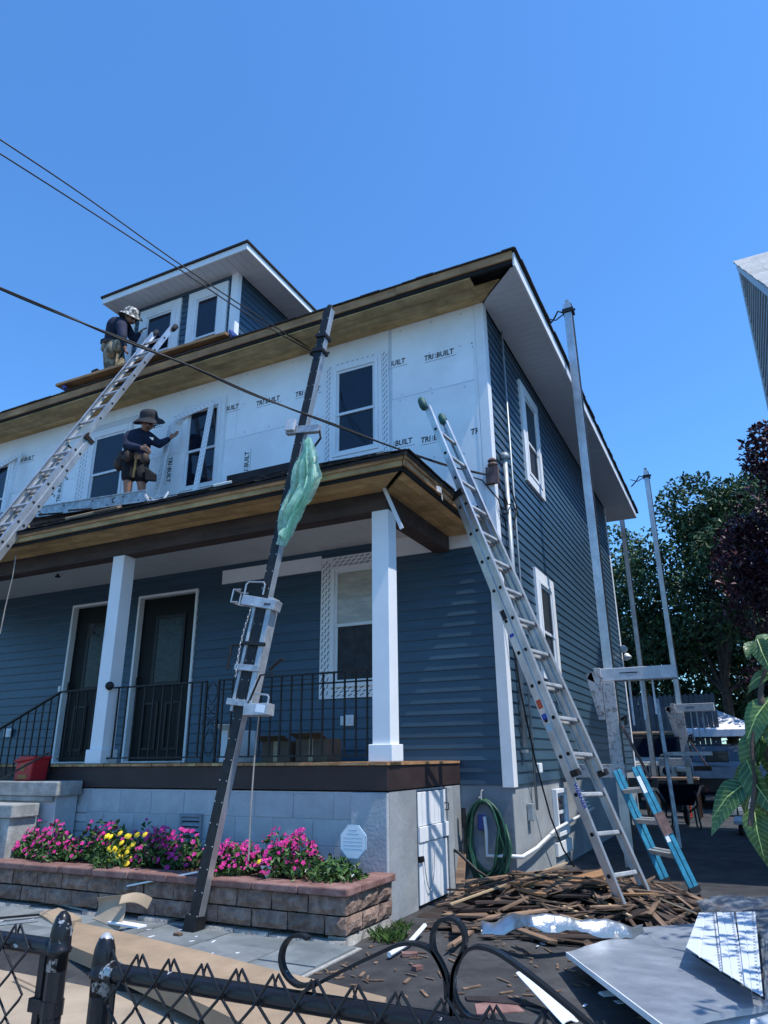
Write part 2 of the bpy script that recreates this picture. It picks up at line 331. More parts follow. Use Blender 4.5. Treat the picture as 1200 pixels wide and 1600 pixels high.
# bluestone walk
walk = tag(MB().box(-7.2, -.38, -3.34, -2.40, GZ-.05, GZ+.008).build('walkway', M['joint']), kind='structure')
r1 = random.Random(3)
x = -7.15; i = 0
while x < -.45:
    w = r1.choice([.46, .6, .75]); x1 = min(x+w, -.40); y = -3.32; k = 0
    cuts = r1.choice([[-2.86], [-2.72], [-3.02, -2.68], [-2.95]])
    for y1 in cuts + [-2.43]:
        h = r1.uniform(0, .006)
        if x1-x > .08:
            MB().box(x+.006, x1-.006, y+.006, y1-.006, GZ+.006, GZ+.016+h).build('paving_stone', M['bluestone'], walk)
        y = y1
    x = x1

# ------------------------------------------------------------------ the house
house = thing('house', 'two storey house with dark blue siding, white insulated upper front and open porch', 'house', (-4.5, 4, GZ))
EZ = 5.54           # soffit height
PITCH = .1137
# solid core
MB().box(-10.6, -.03, .13, 8.47, .0, EZ+.02).build('wall_core', M['dark'], house)
MB().box(-10.6, -.006, .006, 8.49, GZ-.3, .0).build('foundation_wall', M['stucco'], house)
MB().box(-.56, -.008, -.004, .02, GZ-.2, -.004).build('foundation_shade_panel', M['hosewall'], house)  # darker sheet over the foundation; its shade is in the colour
board_cache = {}
def board(parent, L, h0, h1, origin, side):
    """one course of lap siding: h0,h1 = heights within the course; side 0 faces -Y, 1 faces +X"""
    key = (round(L, 3), round(h0, 3), round(h1, 3))
    if key not in board_cache:
        d = lambda h: .016 - .012*h/PITCH
        prof = [(0, 0, h0), (0, -d(h0), h0), (0, -d(h0)-.001, h0+.007), (0, -d(h1), h1), (0, 0, h1)]
        board_cache[key] = MB().prism(prof, (L, 0, 0)).mesh('siding_board', M['siding'], centre=False)[0]
    return link('siding_board', board_cache[key], origin, parent, rot=(0, 0, math.pi/2 if side else 0))
def siding(parent, a0, a1, z0, z1, plane, side, openings=(), zmax=None):
    n = int(math.ceil((z1-z0)/PITCH - 1e-6))
    for i in range(n):
        r0 = z0+i*PITCH; r1_ = min(r0+PITCH, z1)
        if r1_-r0 < .01: continue
        e0, e1 = a0, a1
        if zmax:                                   # clipped by a roof slope: the course starts where the slope lets it
            e1 = zmax(r0)
            if e1-e0 < .05: continue
        segs = [(e0, e1, r0, r1_)]
        for (o0, o1, q0, q1) in openings:
            ns = []
            for (s0, s1, t0, t1) in segs:
                if o1 <= s0 or o0 >= s1 or q1 <= t0 or q0 >= t1: ns.append((s0, s1, t0, t1)); continue
                if o0-s0 > .01: ns.append((s0, o0, t0, t1))
                if s1-o1 > .01: ns.append((o1, s1, t0, t1))
                if q1 < t1-.01: ns.append((max(s0, o0), min(s1, o1), q1, t1))
                if q0 > t0+.01: ns.append((max(s0, o0), min(s1, o1), t0, q0))
            segs = ns
        long_ = []                                 # butt joints in the long courses, staggered
        for k, (s0, s1, t0, t1) in enumerate(segs):
            if s1-s0 > 3.2:
                c = s0+(s1-s0)*(.34, .58, .45, .68, .27)[(i*2) % 5]; long_ += [(s0, c-.0012, t0, t1), (c+.0012, s1, t0, t1)]
            else: long_.append((s0, s1, t0, t1))
        for (s0, s1, t0, t1) in long_:
            org = (plane, s0, r0) if side else (s0, plane, r0)
            board(parent, s1-s0, t0-r0, t1-r0, org, side)

def frame_mb(x0, x1, z0, z1, w, y0, y1):
    """rectangular frame lying in XZ with bars w wide, from y0 to y1"""
    return MB().box(x0, x0+w, y0, y1, z0, z1).box(x1-w, x1, y0, y1, z0, z1).box(x0+w, x1-w, y0, y1, z0, z0+w).box(x0+w, x1-w, y0, y1, z1-w, z1)
def turn(objs, px, py):
    """turn children built facing -Y round to face +X"""
    for o in objs:
        l = o.location; o.location = (px-(l[1]-py), py+(l[0]-px), l[2]); o.rotation_euler = (0, 0, math.pi/2)
def window(parent, x0, x1, z0, z1, plane=0., side=0, upper='glass', lower='glass', casing=.10, sill=True, meet=.5, name='window', flat=False):
    """double hung window; x0..z1 is the outside of the frame, plane = wall plane"""
    y = 0.; out = []
    f = frame_mb(x0, x1, z0, z1, .045, y-.055, y+.0)
    root = f.build(name, M['white'], None, bevel=.003); out.append(root)
    sub = []
    zm = z0+(z1-z0)*meet
    a0, a1 = x0+.045, x1-.045
    up = frame_mb(a0, a1, zm-.02, z1-.045, .035, y-.036, y-.012).build('sash', M['sash']); lo = frame_mb(a0, a1, z0+.045, zm+.02, .038, y-.024, y-.001).build('sash', M['sash'])
    pu = MB().box(a0+.03, a1-.03, y-.026, y-.018, zm+.01, z1-.075).build('pane', M[upper]); pl = MB().box(a0+.03, a1-.03, y-.014, y-.008, z0+.078, zm-.012).build('pane', M[lower])
    sub += [up, lo, pu, pl]
    if casing:
        c = frame_mb(x0-casing, x1+casing, z0-casing, z1+casing, casing-.002, y-.045, y-.0).build('casing', M['white'], bevel=.003)
        sub.append(c)
    allo = [root]+sub
    for o in allo:
        if not side: o.location.y += plane
    if side:
        turn(allo, 0, 0)
        for o in allo: o.location.x += plane
    adopt(root, parent)
    return root, sub
def finish_window(root, sub):
    for o in sub:
        adopt(o, root)
def slots(x0, x1, z0, z1, y, horizontal, m, parent, rows=3, pitch=.075):
    """rows of punched slots of a perforated trim strip"""
    b = MB(); L = (x1-x0) if horizontal else (z1-z0); Wd = (z1-z0) if horizontal else (x1-x0)
    for r in range(rows):
        c = Wd*(r+.5)/rows; t = .02+(r % 2)*pitch*.5
        while t+pitch*.62 < L:
            q = [(t, c-.006-.008), (t+pitch*.62, c-.006+.010), (t+pitch*.62, c+.006+.010), (t, c+.006-.008)]
            if horizontal: p = [(x0+u, y, z0+v) for u, v in q]
            else: p = [(x0+v, y, z0+u) for u, v in q]
            b.prism(p, (0, -.0012, 0)); t += pitch
    return tag(b.build('nail_slot_shade', M[m], parent), kind='stuff')

# doors and windows on the ground floor front
DOORS = [(-6.45, -5.40), (-5.16, -4.11)]
OP = [(a+.02, c-.02, .20, 2.38) for a, c in DOORS] + [(-2.10, -1.38, .98, 2.46)]
siding(house, -10.4, -.02, .0, 2.73, 0., 0, OP)
for k, (a, c) in enumerate(DOORS):
    d = MB().box(a+.04, c-.04, .05, .09, .24, 2.37).build('door', M['door'], house)
    fr_ = frame_mb(a, c, .215, 2.41, .035, -.035, .06).build('door_frame', M['white'], d, bevel=.003)
    MB().box(a+.04, c-.04, -.05, .06, .215, .245).build('threshold', M['alumold'], d)
    w = c-a
    frame_mb(a+.28*w, a+.78*w, 1.18, 2.12, .05, .035, .05).build('door_moulding', M['doormould'], d, bevel=.004)
    MB().box(a+.28*w+.05, a+.78*w-.05, .042, .05, 1.23, 2.07).build('door_glass', M['frosted'], d)
    for u in (.2, .56):
        frame_mb(a+u*w, a+(u+.25)*w, .38, .98, .035, .037, .05).build('door_panel', M['doormould'], d, bevel=.004)
    MB().tube([(a+.09, .03, 1.16), (a+.09, -.0, 1.18), (a+.09, -.0, 1.30), (a+.09, .03, 1.32)], .011, 6).build('handle', M['iron'], d)
# porch window with perforated trim
r_, s_ = window(house, -2.05, -1.42, 1.02, 2.43, -.012, 0, 'blind', 'screen', 0, meet=.5); finish_window(r_, s_)
pt = frame_mb(-2.20, -1.27, .90, 2.56, .14, -.040, -.0).build('perforated_trim', M['white'], house)
slots(-2.19, -2.07, .92, 2.54, -.0402, False, 'slotd', pt, 3); slots(-1.40, -1.28, .92, 2.54, -.0402, False, 'slotd', pt, 3)
slots(-2.06, -1.41, 2.43, 2.55, -.0402, True, 'slotd', pt, 3); slots(-2.06, -1.41, .91, 1.03, -.0402, True, 'slotd', pt, 3)
# white unsided strip above the siding
MB().box(-3.72, -2.21, -.032, -.0, 2.42, 2.60).build('frieze_board', M['wrap'], house)
MB().box(-1.26, -.09, -.032, -.0, 2.46, 2.68).build('frieze_board', M['wrap'], house)

# upper front: insulation boards, each its own sheet
seams_hi = [-10.4, -8.54, -6.10, -3.66, -1.22, -.09]; seams_lo = [-10.4, -9.4, -7.32, -4.88, -2.44, -.09]
panels = []
for z0, z1, sx in ((2.72, 4.50, seams_lo), (4.503, EZ-.002, seams_hi)):
    for a, c in zip(sx, sx[1:]):
        p = MB().box(a+.0015, c-.0015, -.03, .0, z0, z1).build('insulation_board', M['wrap'], house, bevel=.002, seg=1); panels.append((a, c, z0, z1, p))
for a, c, z in ((-3.6, -2.5, 4.502), (-1.22, -.09, 4.502)):
    MB().box(a, c, -.0316, -.029, z-.006, z+.006).build('seam_tape', M['seam'], house)
MB().box(-1.262, -1.226, -.0316, -.029, 2.9, EZ-.01).build('seam_tape', M['seam'], house)
MB().box(-.13, -.095, -.034, -.0, 2.7, EZ-.01).build('corner_channel', M['white'], house)
font_cache = {}
def text(name, st, size, m, o, ux, uz, parent=None, bold=.026, align='LEFT', ext=.0006, shear=0., squeeze=1.):
    key = (st, size, bold, align, shear, squeeze, m.name)
    if key not in font_cache:
        cu = bpy.data.curves.new('lettering', 'FONT'); cu.body = st; cu.size = size; cu.offset = bold*size; cu.extrude = ext; cu.align_x = align; cu.shear = shear; cu.resolution_u = 2
        t = bpy.data.objects.new('lettering', cu); COL.objects.link(t); bpy.context.view_layer.update()
        me = bpy.data.meshes.new_from_object(t.evaluated_get(bpy.context.evaluated_depsgraph_get()))
        bpy.data.objects.remove(t); me.materials.clear(); me.materials.append(m)
        for v in me.vertices: v.co.x *= squeeze
        font_cache[key] = me
    ux, uz = V(ux).normalized(), V(uz).normalized(); n = ux.cross(uz)
    o_ = bpy.data.objects.new(name, font_cache[key]); COL.objects.link(o_)
    o_.matrix_basis = Matrix(((ux.x, uz.x, n.x, o[0]), (ux.y, uz.y, n.y, o[1]), (ux.z, uz.z, n.z, o[2]), (0,0,0,1)))
    if parent: adopt(o_, parent)
    return o_
def under(o, ux, uz, L, parent, name='small_print'):
    b = MB(); ux, uz = V(ux), V(uz); n = ux.cross(uz); t = 0; q = random.Random(int(L*1000))
    while t < L:
        w = q.uniform(.012, .035); p = V(o)+ux*t
        b.prism([p, p+ux*w, p+ux*w+uz*.006, p+uz*.006], n*.0008); t += w+.008
    return b.build(name, M['ink'], parent)
def logo(px, rot=0, s=.102, cut=None):
    """the board maker's printed name, at the left foot of the lettering"""
    ux, uz = ((1,0,0), (0,0,1)) if rot == 0 else ((0,0,1), (-1,0,0)) if rot == 1 else ((0,0,-1), (1,0,0))
    p = (px[0], -.0308, px[2]); host = house
    for a, c, z0, z1, o in panels:
        if a <= px[0] <= c and z0 <= px[2] <= z1: host = o
    text('printed_lettering', cut or 'TRI', s, M['ink'], p, ux, uz, host, shear=.12, squeeze=.86)
    if cut: return
    q = V(p)+V(ux)*(s*1.46)
    for k in range(3):
        c = q+V(uz)*(s*(.08+.24*k)) + V(ux)*(k*s*.03); n = V(ux).cross(V(uz))
        u_, z_ = V(ux)*s*.06, V(uz)*s*.055
        MB().prism([c-u_-z_, c+u_-z_, c+u_+z_, c-u_+z_], n*.0007).build('printed_dot', M['ink'], host)
    text('printed_lettering', 'BUILT', s, M['ink'], q+V(ux)*s*.14, ux, uz, host, shear=.12, squeeze=.86)
    under(V(p)-V(uz)*s*.32+V(ux)*s*.1, ux, uz, s*3.9, host)
for p in ((-0.774, 0.000, 4.937), (-1.430, 0.000, 4.987), (-0.851, -0.000, 3.826), (-3.336, 0.000, 4.931), (-2.685, 0.000, 4.910), (-4.040, 0.000, 4.978), (-1.358, 0.000, 3.857)):
    logo(p)
for p in ((-5.493, 0.000, 5.048), (-8.296, 0.000, 5.050)): logo(p)
logo((-0.218, 0.000, 3.797), cut='TR'); logo((-0.156, 0.000, 4.943), cut='T')
for p in ((-3.407, 0.000, 3.858), (-7.101, 0.000, 4.147)): logo(p, 1)
logo((-4.871, -0.000, 4.460), 2)

b = MB(); rr = random.Random(40)                   # flat cap nails holding the boards
for a, c, z0, z1, o in panels:
    x = a+.12
    while x < c-.05:
        for z in (z0+.05, (z0+z1)/2, z1-.05):
            if rr.random() < .8: b.lathe([(.0,-.001),(.014,-.001),(.013,.0015),(.0,.002)], (x+rr.uniform(-.04,.04), -.0305, z+rr.uniform(-.03,.03)), 7, (0,-1,0))
        x += .41
tag(b.build('cap_nail', M['seam'], house), kind='stuff')
# windows upstairs, front
WINS = [(-2.055, -1.40, 3.86, 5.14), (-4.56, -3.92, 3.84, 5.14), (-6.47, -5.73, 3.84, 5.14), (-9.15, -8.40, 3.84, 5.10)]
for k, (a, c, z0, z1) in enumerate(WINS):
    r_, s_ = window(house, a, c, z0, z1, -.03, 0, 'glass', 'glass', .07 if k != 0 else .05, meet=.47); finish_window(r_, s_)
pt = frame_mb(-2.19, -1.265, 3.75, 5.235, .12, -.05, -.03).build('perforated_trim', M['white'], house)
slots(-2.18, -2.08, 3.76, 5.22, -.0502, False, 'slot', pt, 3); slots(-1.375, -1.275, 3.76, 5.22, -.0502, False, 'slot', pt, 3)
slots(-2.06, -1.40, 5.125, 5.225, -.0502, True, 'slot', pt, 3); slots(-2.06, -1.40, 3.755, 3.855, -.0502, True, 'slot', pt, 3)
pt = MB().box(-6.75, -6.555, -.05, -.03, 3.7, 5.32).box(-6.553, -5.45, -.05, -.03, 5.215, 5.33).build('perforated_trim', M['white'], house)
slots(-6.74, -6.57, 3.72, 5.2, -.0502, False, 'slot', pt, 3); slots(-6.55, -5.46, 5.22, 5.32, -.0502, True, 'slot', pt, 3)

# corner posts
MB().box(-.09, .026, -.036, -.0, -.02, EZ-.002).box(-.002, .026, .0, .10, -.02, EZ-.002).build('corner_post', M['white'], house, bevel=.003)
MB().box(-.06, .026, 8.42, 8.53, -.02, EZ-.002).build('corner_post', M['white'], house, bevel=.003)
# side wall
SW = [(1.46, 2.42, 3.72, 5.24), (1.46, 2.42, 1.15, 2.53)]
siding(house, .10, 8.42, .0, EZ-.004, 0., 1, [(a+.1, c-.1, z0+.1, z1-.1) for a, c, z0, z1 in SW])
for a, c, z0, z1 in SW:
    r_, s_ = window(house, a+.13, c-.13, z0+.13, z1-.13, .0, 1, 'screen', 'screen', .13, meet=.42); finish_window(r_, s_)
# basement window and sill board on the side foundation
r_, s_ = window(house, 1.55, 2.08, -.60, -.10, -.004, 1, 'glass', 'glass', .0, meet=.5, name='basement_window'); finish_window(r_, s_)
MB().box(-.004, .03, 1.50, 2.25, -.80, -.66).build('sill_board', M['white'], house, bevel=.003)

# main roof: front soffit in boards, fascia, side soffit in vinyl panels, shingle edge
FY, SX = -.56, .585
for k in range(3):
    y0 = -.535+k*.177
    MB().box(-10.6, -.0 if k else .04, y0+.003, y0+.175, EZ, EZ+.018).build('soffit_board', M['rawwood'], house)
# mitred end of the front soffit; the outermost board is missing here
for k in (1, 2):
    y0 = -.535+k*.177; y1 = y0+.175; y0 += .003
    MB().prism([(.003, y0, EZ), (.0035+max(.004, -y0*SX/.56-.03), y0, EZ), (.0035+max(.004, -y1*SX/.56-.03), y1, EZ), (.003, y1, EZ)], (0,0,.018)).build('soffit_board', M['rawwood'], house)
MB().box(-10.6, SX-.03, FY+.012, FY+.05, EZ+.02, EZ+.10).build('fascia_gap_shade', M['dark'], house)  # near-black strip painting in the shade of the gap under the fascia
MB().box(-10.6, -4.0, FY-.012, FY+.012, EZ+.055, EZ+.185).build('fascia_board', M['fascia'], house, bevel=.003)
MB().box(-3.997, -.9, FY-.010, FY+.012, EZ+.062, EZ+.185).build('fascia_board', M['fascia'], house, bevel=.003)
MB().box(-.897, SX-.02, FY-.012, FY+.012, EZ+.07, EZ+.185).build('fascia_board', M['fascia'], house, bevel=.003)
nP = 26; y0_, y1_ = -.50, 9.45
for k in range(nP):
    a = y0_+(y1_-y0_)*k/nP; c = y0_+(y1_-y0_)*(k+1)/nP
    b = MB(); 
    for q in range(3):
        u0 = a+(c-a)*q/3; u1 = a+(c-a)*(q+1)/3
        xi = lambda u: max(.026, -u*SX/.56+.004)
        b.prism([(xi(u0+.005), u0+.005, EZ-.004), (SX-.025, u0+.005, EZ-.004), (SX-.025, u1-.005, EZ-.004), (xi(u1-.005), u1-.005, EZ-.004)], (0,0,.008))
        b.prism([(xi(u1-.005), u1-.005, EZ+.0015), (SX-.025, u1-.005, EZ+.0015), (SX-.025, u1+.005, EZ+.0015), (xi(u1+.005), u1+.005, EZ+.0015)], (0,0,.0025))
    b.build('soffit_panel', M['soffitv'], house)
MB().box(SX-.025, SX, FY+.02, 9.5, EZ-.012, EZ+.17).build('side_fascia', M['white'], house, bevel=.003)
MB().box(-10.6, SX-.026, 8.54, 9.45, EZ, EZ+.01).build('rear_soffit', M['soffitv'], house)
MB().box(-10.6, SX, 9.45, 9.5, EZ-.012, EZ+.17).build('rear_fascia', M['white'], house)
# hip roof
E0, E1 = FY-.026, 9.53; XR = SX+.03; Z0 = EZ+.187; SL = .5; half = (E1-E0)/2; XL = -12.
rz = Z0+half*SL; ymid = (E0+E1)/2
MB().add([(XL,E0,Z0),(XR,E0,Z0),(XR,E1,Z0),(XL,E1,Z0),(XL,ymid,rz),(XR-half,ymid,rz),
          (XL,E0,Z0-.012),(XR,E0,Z0-.012),(XR,E1,Z0-.012),(XL,E1,Z0-.012)],
         [(0,1,5,4),(1,2,5),(2,3,4,5),(6,7,1,0),(7,8,2,1),(8,9,3,2),(9,8,7,6)]).build('roof', M['shingle'], house)
# ragged shingle ends along the eaves
b = MB(); rr = random.Random(5); x = -10.6
while x < XR: 
    w = rr.uniform(.16, .33); d = rr.uniform(.0, .012)
    b.box(x, min(x+w, XR)-.006, E0-d, E0+.25, Z0-.008, Z0+.004+rr.uniform(0, .012)); x += w
y = E0
while y < E1:
    w = rr.uniform(.16, .33); d = rr.uniform(.0, .018); b.box(XR-.25, XR+d, y, y+w-.006, Z0-.010, Z0+.004+rr.uniform(0, .012)); y += w
tag(b.build('starter_shingle', M['shingle'], house), kind='stuff')

# dormer
DX0, DX1, DY = -6.60, -4.27, .5; DZ = 7.885
dorm = MB().box(DX0+.03, DX1-.03, DY+.03, 4.8, 5.9, DZ).build('dormer', M['dark'], house)
n0 = len(bpy.data.objects)
DW = [(-6.37, -5.43), (-5.26, -4.43)]
siding(dorm, DX0+.09, DX1-.09, 6.1, DZ, DY, 0, [(a+.02, c-.02, 6.2, 7.77) for a, c in DW])
siding(dorm, DY+.05, 4.7, 6.1, DZ, DX1, 1)
MB().box(DX1-.10, DX1+.026, DY-.03, DY+.08, 6.1, DZ-.003).build('corner_post', M['white'], dorm, bevel=.003)
MB().box(DX0-.026, DX0+.10, DY-.03, DY+.08, 6.1, DZ-.003).build('corner_post', M['white'], dorm, bevel=.003)
for a, c in DW:
    r_, s_ = window(dorm, a+.135, c-.135, 6.25, 7.635, DY, 0, 'glass', 'glass', .135, meet=.42)
    s_.append(frame_mb(a+.09, c-.09, 6.19, 7.68, .042, DY-.058, DY-.044).build('casing_bead', M['white'], bevel=.004))
    for o in s_: adopt(o, dorm)
OV = .43; ox0, ox1, oy0 = DX0-.31, DX1+.50, DY-OV
nb = 22
for k in range(nb):
    a = ox0+.03+(ox1-ox0-.06)*k/nb; c = ox0+.03+(ox1-ox0-.06)*(k+1)/nb
    MB().box(a+.004, c-.004, oy0+.03, DY-.002, DZ-.004, DZ+.006).box(c-.004, c+.004, oy0+.03, DY-.002, DZ+.002, DZ+.006).build('soffit_panel', M['soffitv'], dorm)
for k in range(30):
    a = DY+.0+(4.6)*k/30; c = a+4.6/30
    MB().box(DX1+.026, ox1-.03, a+.004, c-.004, DZ-.004, DZ+.006).box(DX1+.026, ox1-.03, c-.004, c+.004, DZ+.002, DZ+.006).build('soffit_panel', M['soffitv'], dorm)
MB().box(ox0, ox1, oy0, oy0+.028, DZ-.015, DZ+.10).build('dormer_fascia', M['white'], dorm, bevel=.003)
MB().box(ox1-.028, ox1, oy0+.03, 5.1, DZ-.015, DZ+.10).build('dormer_fascia', M['white'], dorm, bevel=.003)
MB().box(ox0, ox0+.028, oy0+.03, 5.1, DZ-.015, DZ+.10).build('dormer_fascia', M['white'], dorm, bevel=.003)
MB().add([(ox0-.03,oy0-.03,DZ+.135),(ox1+.03,oy0-.03,DZ+.135),(ox1+.03,5.2,DZ+.135),(ox0-.03,5.2,DZ+.135),
          (ox0-.03,oy0-.03,DZ+.10),(ox1+.03,oy0-.03,DZ+.10),(ox1+.03,5.2,DZ+.10),(ox0-.03,5.2,DZ+.10),
          ((ox0+ox1)/2,oy0+1.6,DZ+.55),((ox0+ox1)/2,5.2,DZ+.55)],
   [(0,1,8),(1,2,9,8),(3,0,8,9),(4,5,1,0),(5,6,2,1),(7,4,0,3),(7,6,5,4)]).build('dormer_roof', M['shingle'], dorm)

# ------------------------------------------------------------------ porch
PY, PX = -1.655, -.54
pf = MB().box(-9.5, PX-.02, PY+.001, -.01, GZ-.2, .0).build('porch_foundation', M['mortar'], house)
blk = {}
rb = random.Random(11)
for r in range(5):
    z0 = -.012-(r+1)*.202; x = PX-.10-(.2 if r % 2 else .0); first = True
    while x > -5.2:
        w = .40
        if r == 0 or True:
            MB().box(x-w+.0025, x-.0025, PY-.004-rb.uniform(0, .003), PY+.03, z0+.0025, z0+.1995).build('block', M['block'], pf, bevel=.003, seg=1)
        x -= w
# parged corner pier and the small brick-filled patch
MB().box(PX-.34, PX-.002, PY-.016, PY+.03, GZ-.1, -.004).build('corner_parging', M['block'], pf, bevel=.01)
for k in range(7):
    MB().box(-4.16, -3.86, PY-.018-rb.uniform(0,.006), PY, -.22-k*.085, -.22-k*.085+.075).build('brick', M['block'], pf, bevel=.005, seg=1)
# side of the porch foundation with the white basement door
[MB().box(PX-.02, PX, a, c, GZ-.15, .0).build('side_parging', M['stucco'], pf) for a, c in ((PY+.022, -1.10), (-.42, -.02))]
bd = MB().box(PX-.02, PX-.004, -1.095, -.43, GZ+.01, -.02).build('basement_door', M['dark'], house)
for k in range(7):
    y0 = -1.09+k*.093
    MB().box(PX-.003, PX+.012, y0+.004, y0+.089, GZ+.03, -.43 if k < 6 else -.44).build('plank', M['white'], bd, bevel=.004)
    MB().box(PX-.003, PX+.010, y0+.004, y0+.089, -.30, -.025).build('plank', M['white'], bd, bevel=.004)
MB().box(PX-.003, PX+.022, -1.085, -.41, -.425, -.305).build('rail_board', M['white'], bd, bevel=.003)
MB().tube([(PX+.03, -1.03, -.54)]+[(PX+.03, -1.03+.24*t, -.54-.27*math.sin(math.pi*t)**.7) for t in (.1,.2,.3,.4,.5,.6,.7,.8,.9)]+[(PX+.03, -.79, -.48)], .004, 5).build('chain', M['steel'], bd)
MB().box(PX, PX+.03, -1.09, -1.03, -.575, -.53).build('latch', M['iron'], bd)
MB().tube([(PX+.01, -.47, -.14), (PX+.05, -.47, -.14), (PX+.05, -.47, -.2), (PX+.01, -.47, -.2)], .006, 5).build('handle', M['iron'], bd)
MB().box(PX-.01, PX+.02, -.41, -.27, GZ+.02, -.004).build('door_post', M['stucco'], house, bevel=.006)
# vent
vn = frame_mb(-2.66, -2.40, -.52, -.20, .028, PY-.028, PY).build('vent', M['hosewall'], house, bevel=.003)
MB().box(-2.635, -2.425, PY-.008, PY-.005, -.5, -.22).build('vent_back', M['dark'], vn)
for k in range(6):
    z = -.485+k*.045
    MB().prism([(-2.633, PY-.006, z+.03), (-2.633, PY-.026, z), (-2.633, PY-.026, z+.006), (-2.633, PY-.006, z+.036)], (.206, 0, 0)).build('vent_slat', M['hosewall'], vn)
# deck
MB().box(-9.5, PX+.006, PY-.02, PY+.02, .012, .205).box(PX-.034, PX+.006, PY+.02, -.004, .012, .205).build('deck_fascia', M['brown'], house, bevel=.004)
MB().box(-9.5, PX-.04, PY+.022, -.03, .05, .20).build('deck_frame', M['dark'], house)
x = PX+.018; rb = random.Random(2)
while x > -9.4:
    w = .09; d = rb.uniform(0, .018)
    MB().box(x-w+.003, x, PY-.035-d, -.035, .207, .232-rb.uniform(0, .003)).build('deck_board', M['fascia'] if rb.random() < .75 else M['rawwood'], house)
    x -= w
# columns
def column(x):
    y = PY+.11
    c = MB().box(x-.085, x+.085, y-.085, y+.085, .24, 2.43).build('porch_column', M['colwhite'], house, bevel=.006)
    MB().box(x-.110, x+.110, y-.110, y+.110, .234, .37).build('column_base', M['colwhite'], c, bevel=.006)
    return c
column(-.61); cl = column(-3.885); column(-7.4)
MB().bar((-4.0, PY-.03, 1.55), (-4.02, PY-.06, 1.60), .03, .03).tube([(-3.99, PY-.0, 1.53), (-4.03, PY-.06, 1.60), (-4.08, PY-.06, 1.64)], .016, 6).bar((-4.06, PY-.05, 1.54), (-4.04, PY-.08, 1.66), .04, .03).build('camera_bracket', M['iron'], cl)
MB().lathe([(.0,0),(.045,.005),(.045,.02),(.02,.03),(.02,.06)], (-3.79, PY+.02, 1.0), 10, (1,-.6,0)).build('rail_bracket', M['iron'], cl)
# beam, ceiling, small roof
BX = PX+.0
MB().box(-9.5, BX, PY+.02, PY+.20, 2.43, 2.64).box(BX-.18, BX, PY+.20, -.036, 2.43, 2.64).build('porch_beam', M['beam'], house, bevel=.004)
MB().box(-9.5, BX-.002, PY+.022, -.0, 2.672, 2.70).build('porch_ceiling', M['ceil'], house)
for k in range(40):
    x = -.75-k*.2
    MB().box(x, x+.006, PY+.2, -.04, 2.6695, 2.672).build('ceiling_bead', M['soffitv'], house)
RXe, RYe, RZs, RZf = -.155, -2.06, 2.60, 2.725
for k in range(3):
    y0 = RYe+.03+k*.125
    MB().box(-9.5, -.62+.0, y0+.002, y0+.122, RZs, RZs+.018).build('porch_soffit_board', M['rawwood'], house)
for k in range(3):
    y0 = RYe+.032+k*.125; y1 = y0+.12
    MB().prism([(-.618, y0, RZs), (RXe-.04-(y0-RYe)*.93, y0, RZs), (RXe-.04-(y1-RYe)*.93, y1, RZs), (-.618, y1, RZs)], (0,0,.018)).build('porch_soffit_board', M['rawwood'], house)
    x1 = RXe-.03-k*.125; x0 = x1-.12; yo = RYe+.032+(RXe-x1)*1.05
    MB().prism([(x0, yo+.13, RZs+.001), (x1, yo, RZs+.001), (x1, -.04, RZs+.001), (x0, -.04, RZs+.001)], (0,0,.018)).build('porch_soffit_board', M['rawwood'], house)
MB().box(-9.5, RXe-.02, RYe-.012, RYe+.012, RZs+.03, RZf-.012).build('porch_fascia', M['rawwood'], house, bevel=.003)
MB().box(-9.5, RXe-.0, RYe-.03, RYe-.013, RZf-.045, RZf+.0).build('drip_board', M['fascia'], house, bevel=.003)
MB().box(RXe-.012, RXe+.012, RYe-.01, -.05, RZs+.03, RZf-.012).build('porch_fascia', M['fascia'], house, bevel=.003)
MB().box(RXe+.013, RXe+.03, RYe-.03, -.05, RZf-.045, RZf).build('drip_board', M['fascia'], house, bevel=.003)
MB().box(-9.5, RXe-.03, RYe+.015, RYe+.03, RZs-.004, RZs+.05).box(RXe-.045, RXe-.014, RYe+.03, -.06, RZs-.004, RZs+.05).build('porch_fascia_gap_shade', M['dark'], house)  # near-black strips, shade of the porch fascia gap put in as colour
RS = .53; ya = RYe-.045; xa = RXe+.045; za = RZf+.012; zt = za+(-ya-.035)*RS; xt = xa-(-ya-.035)
MB().add([(-9.6, ya, za), (xa, ya, za), (xa, -.035, za), (xt, -.035, zt), (-9.6, -.035, zt), (-9.6, ya, za-.03), (xa, ya, za-.03), (xa, -.035, za-.03)],
   [(0,1,3,4), (1,2,3), (5,6,1,0), (6,7,2,1)]).build('porch_roof', M['shingle'], house)
b = MB(); rr = random.Random(9)
for row in range(9):                                # shingle courses on the porch roof
    y0 = ya+row*.19-.01; x = -9.5
    while x < xa-(y0-ya)-.05:
        w = rr.uniform(.2, .33); x1 = min(x+w, xa-(y0-ya))
        q0 = za+(y0-ya)*RS+.006+rr.uniform(0,.006); q1 = za+(y0+.225-ya)*RS+.004; xe = max(x+.02, min(x1-.006, xa-(y0+.22-ya)))
        b.prism([(x, y0-rr.uniform(0,.02), q0+.008), (x1-.006, y0-rr.uniform(0,.02), q0+.008), (xe, y0+.22, q1), (x, y0+.22, q1)], (0, .002, -.006)); x += w
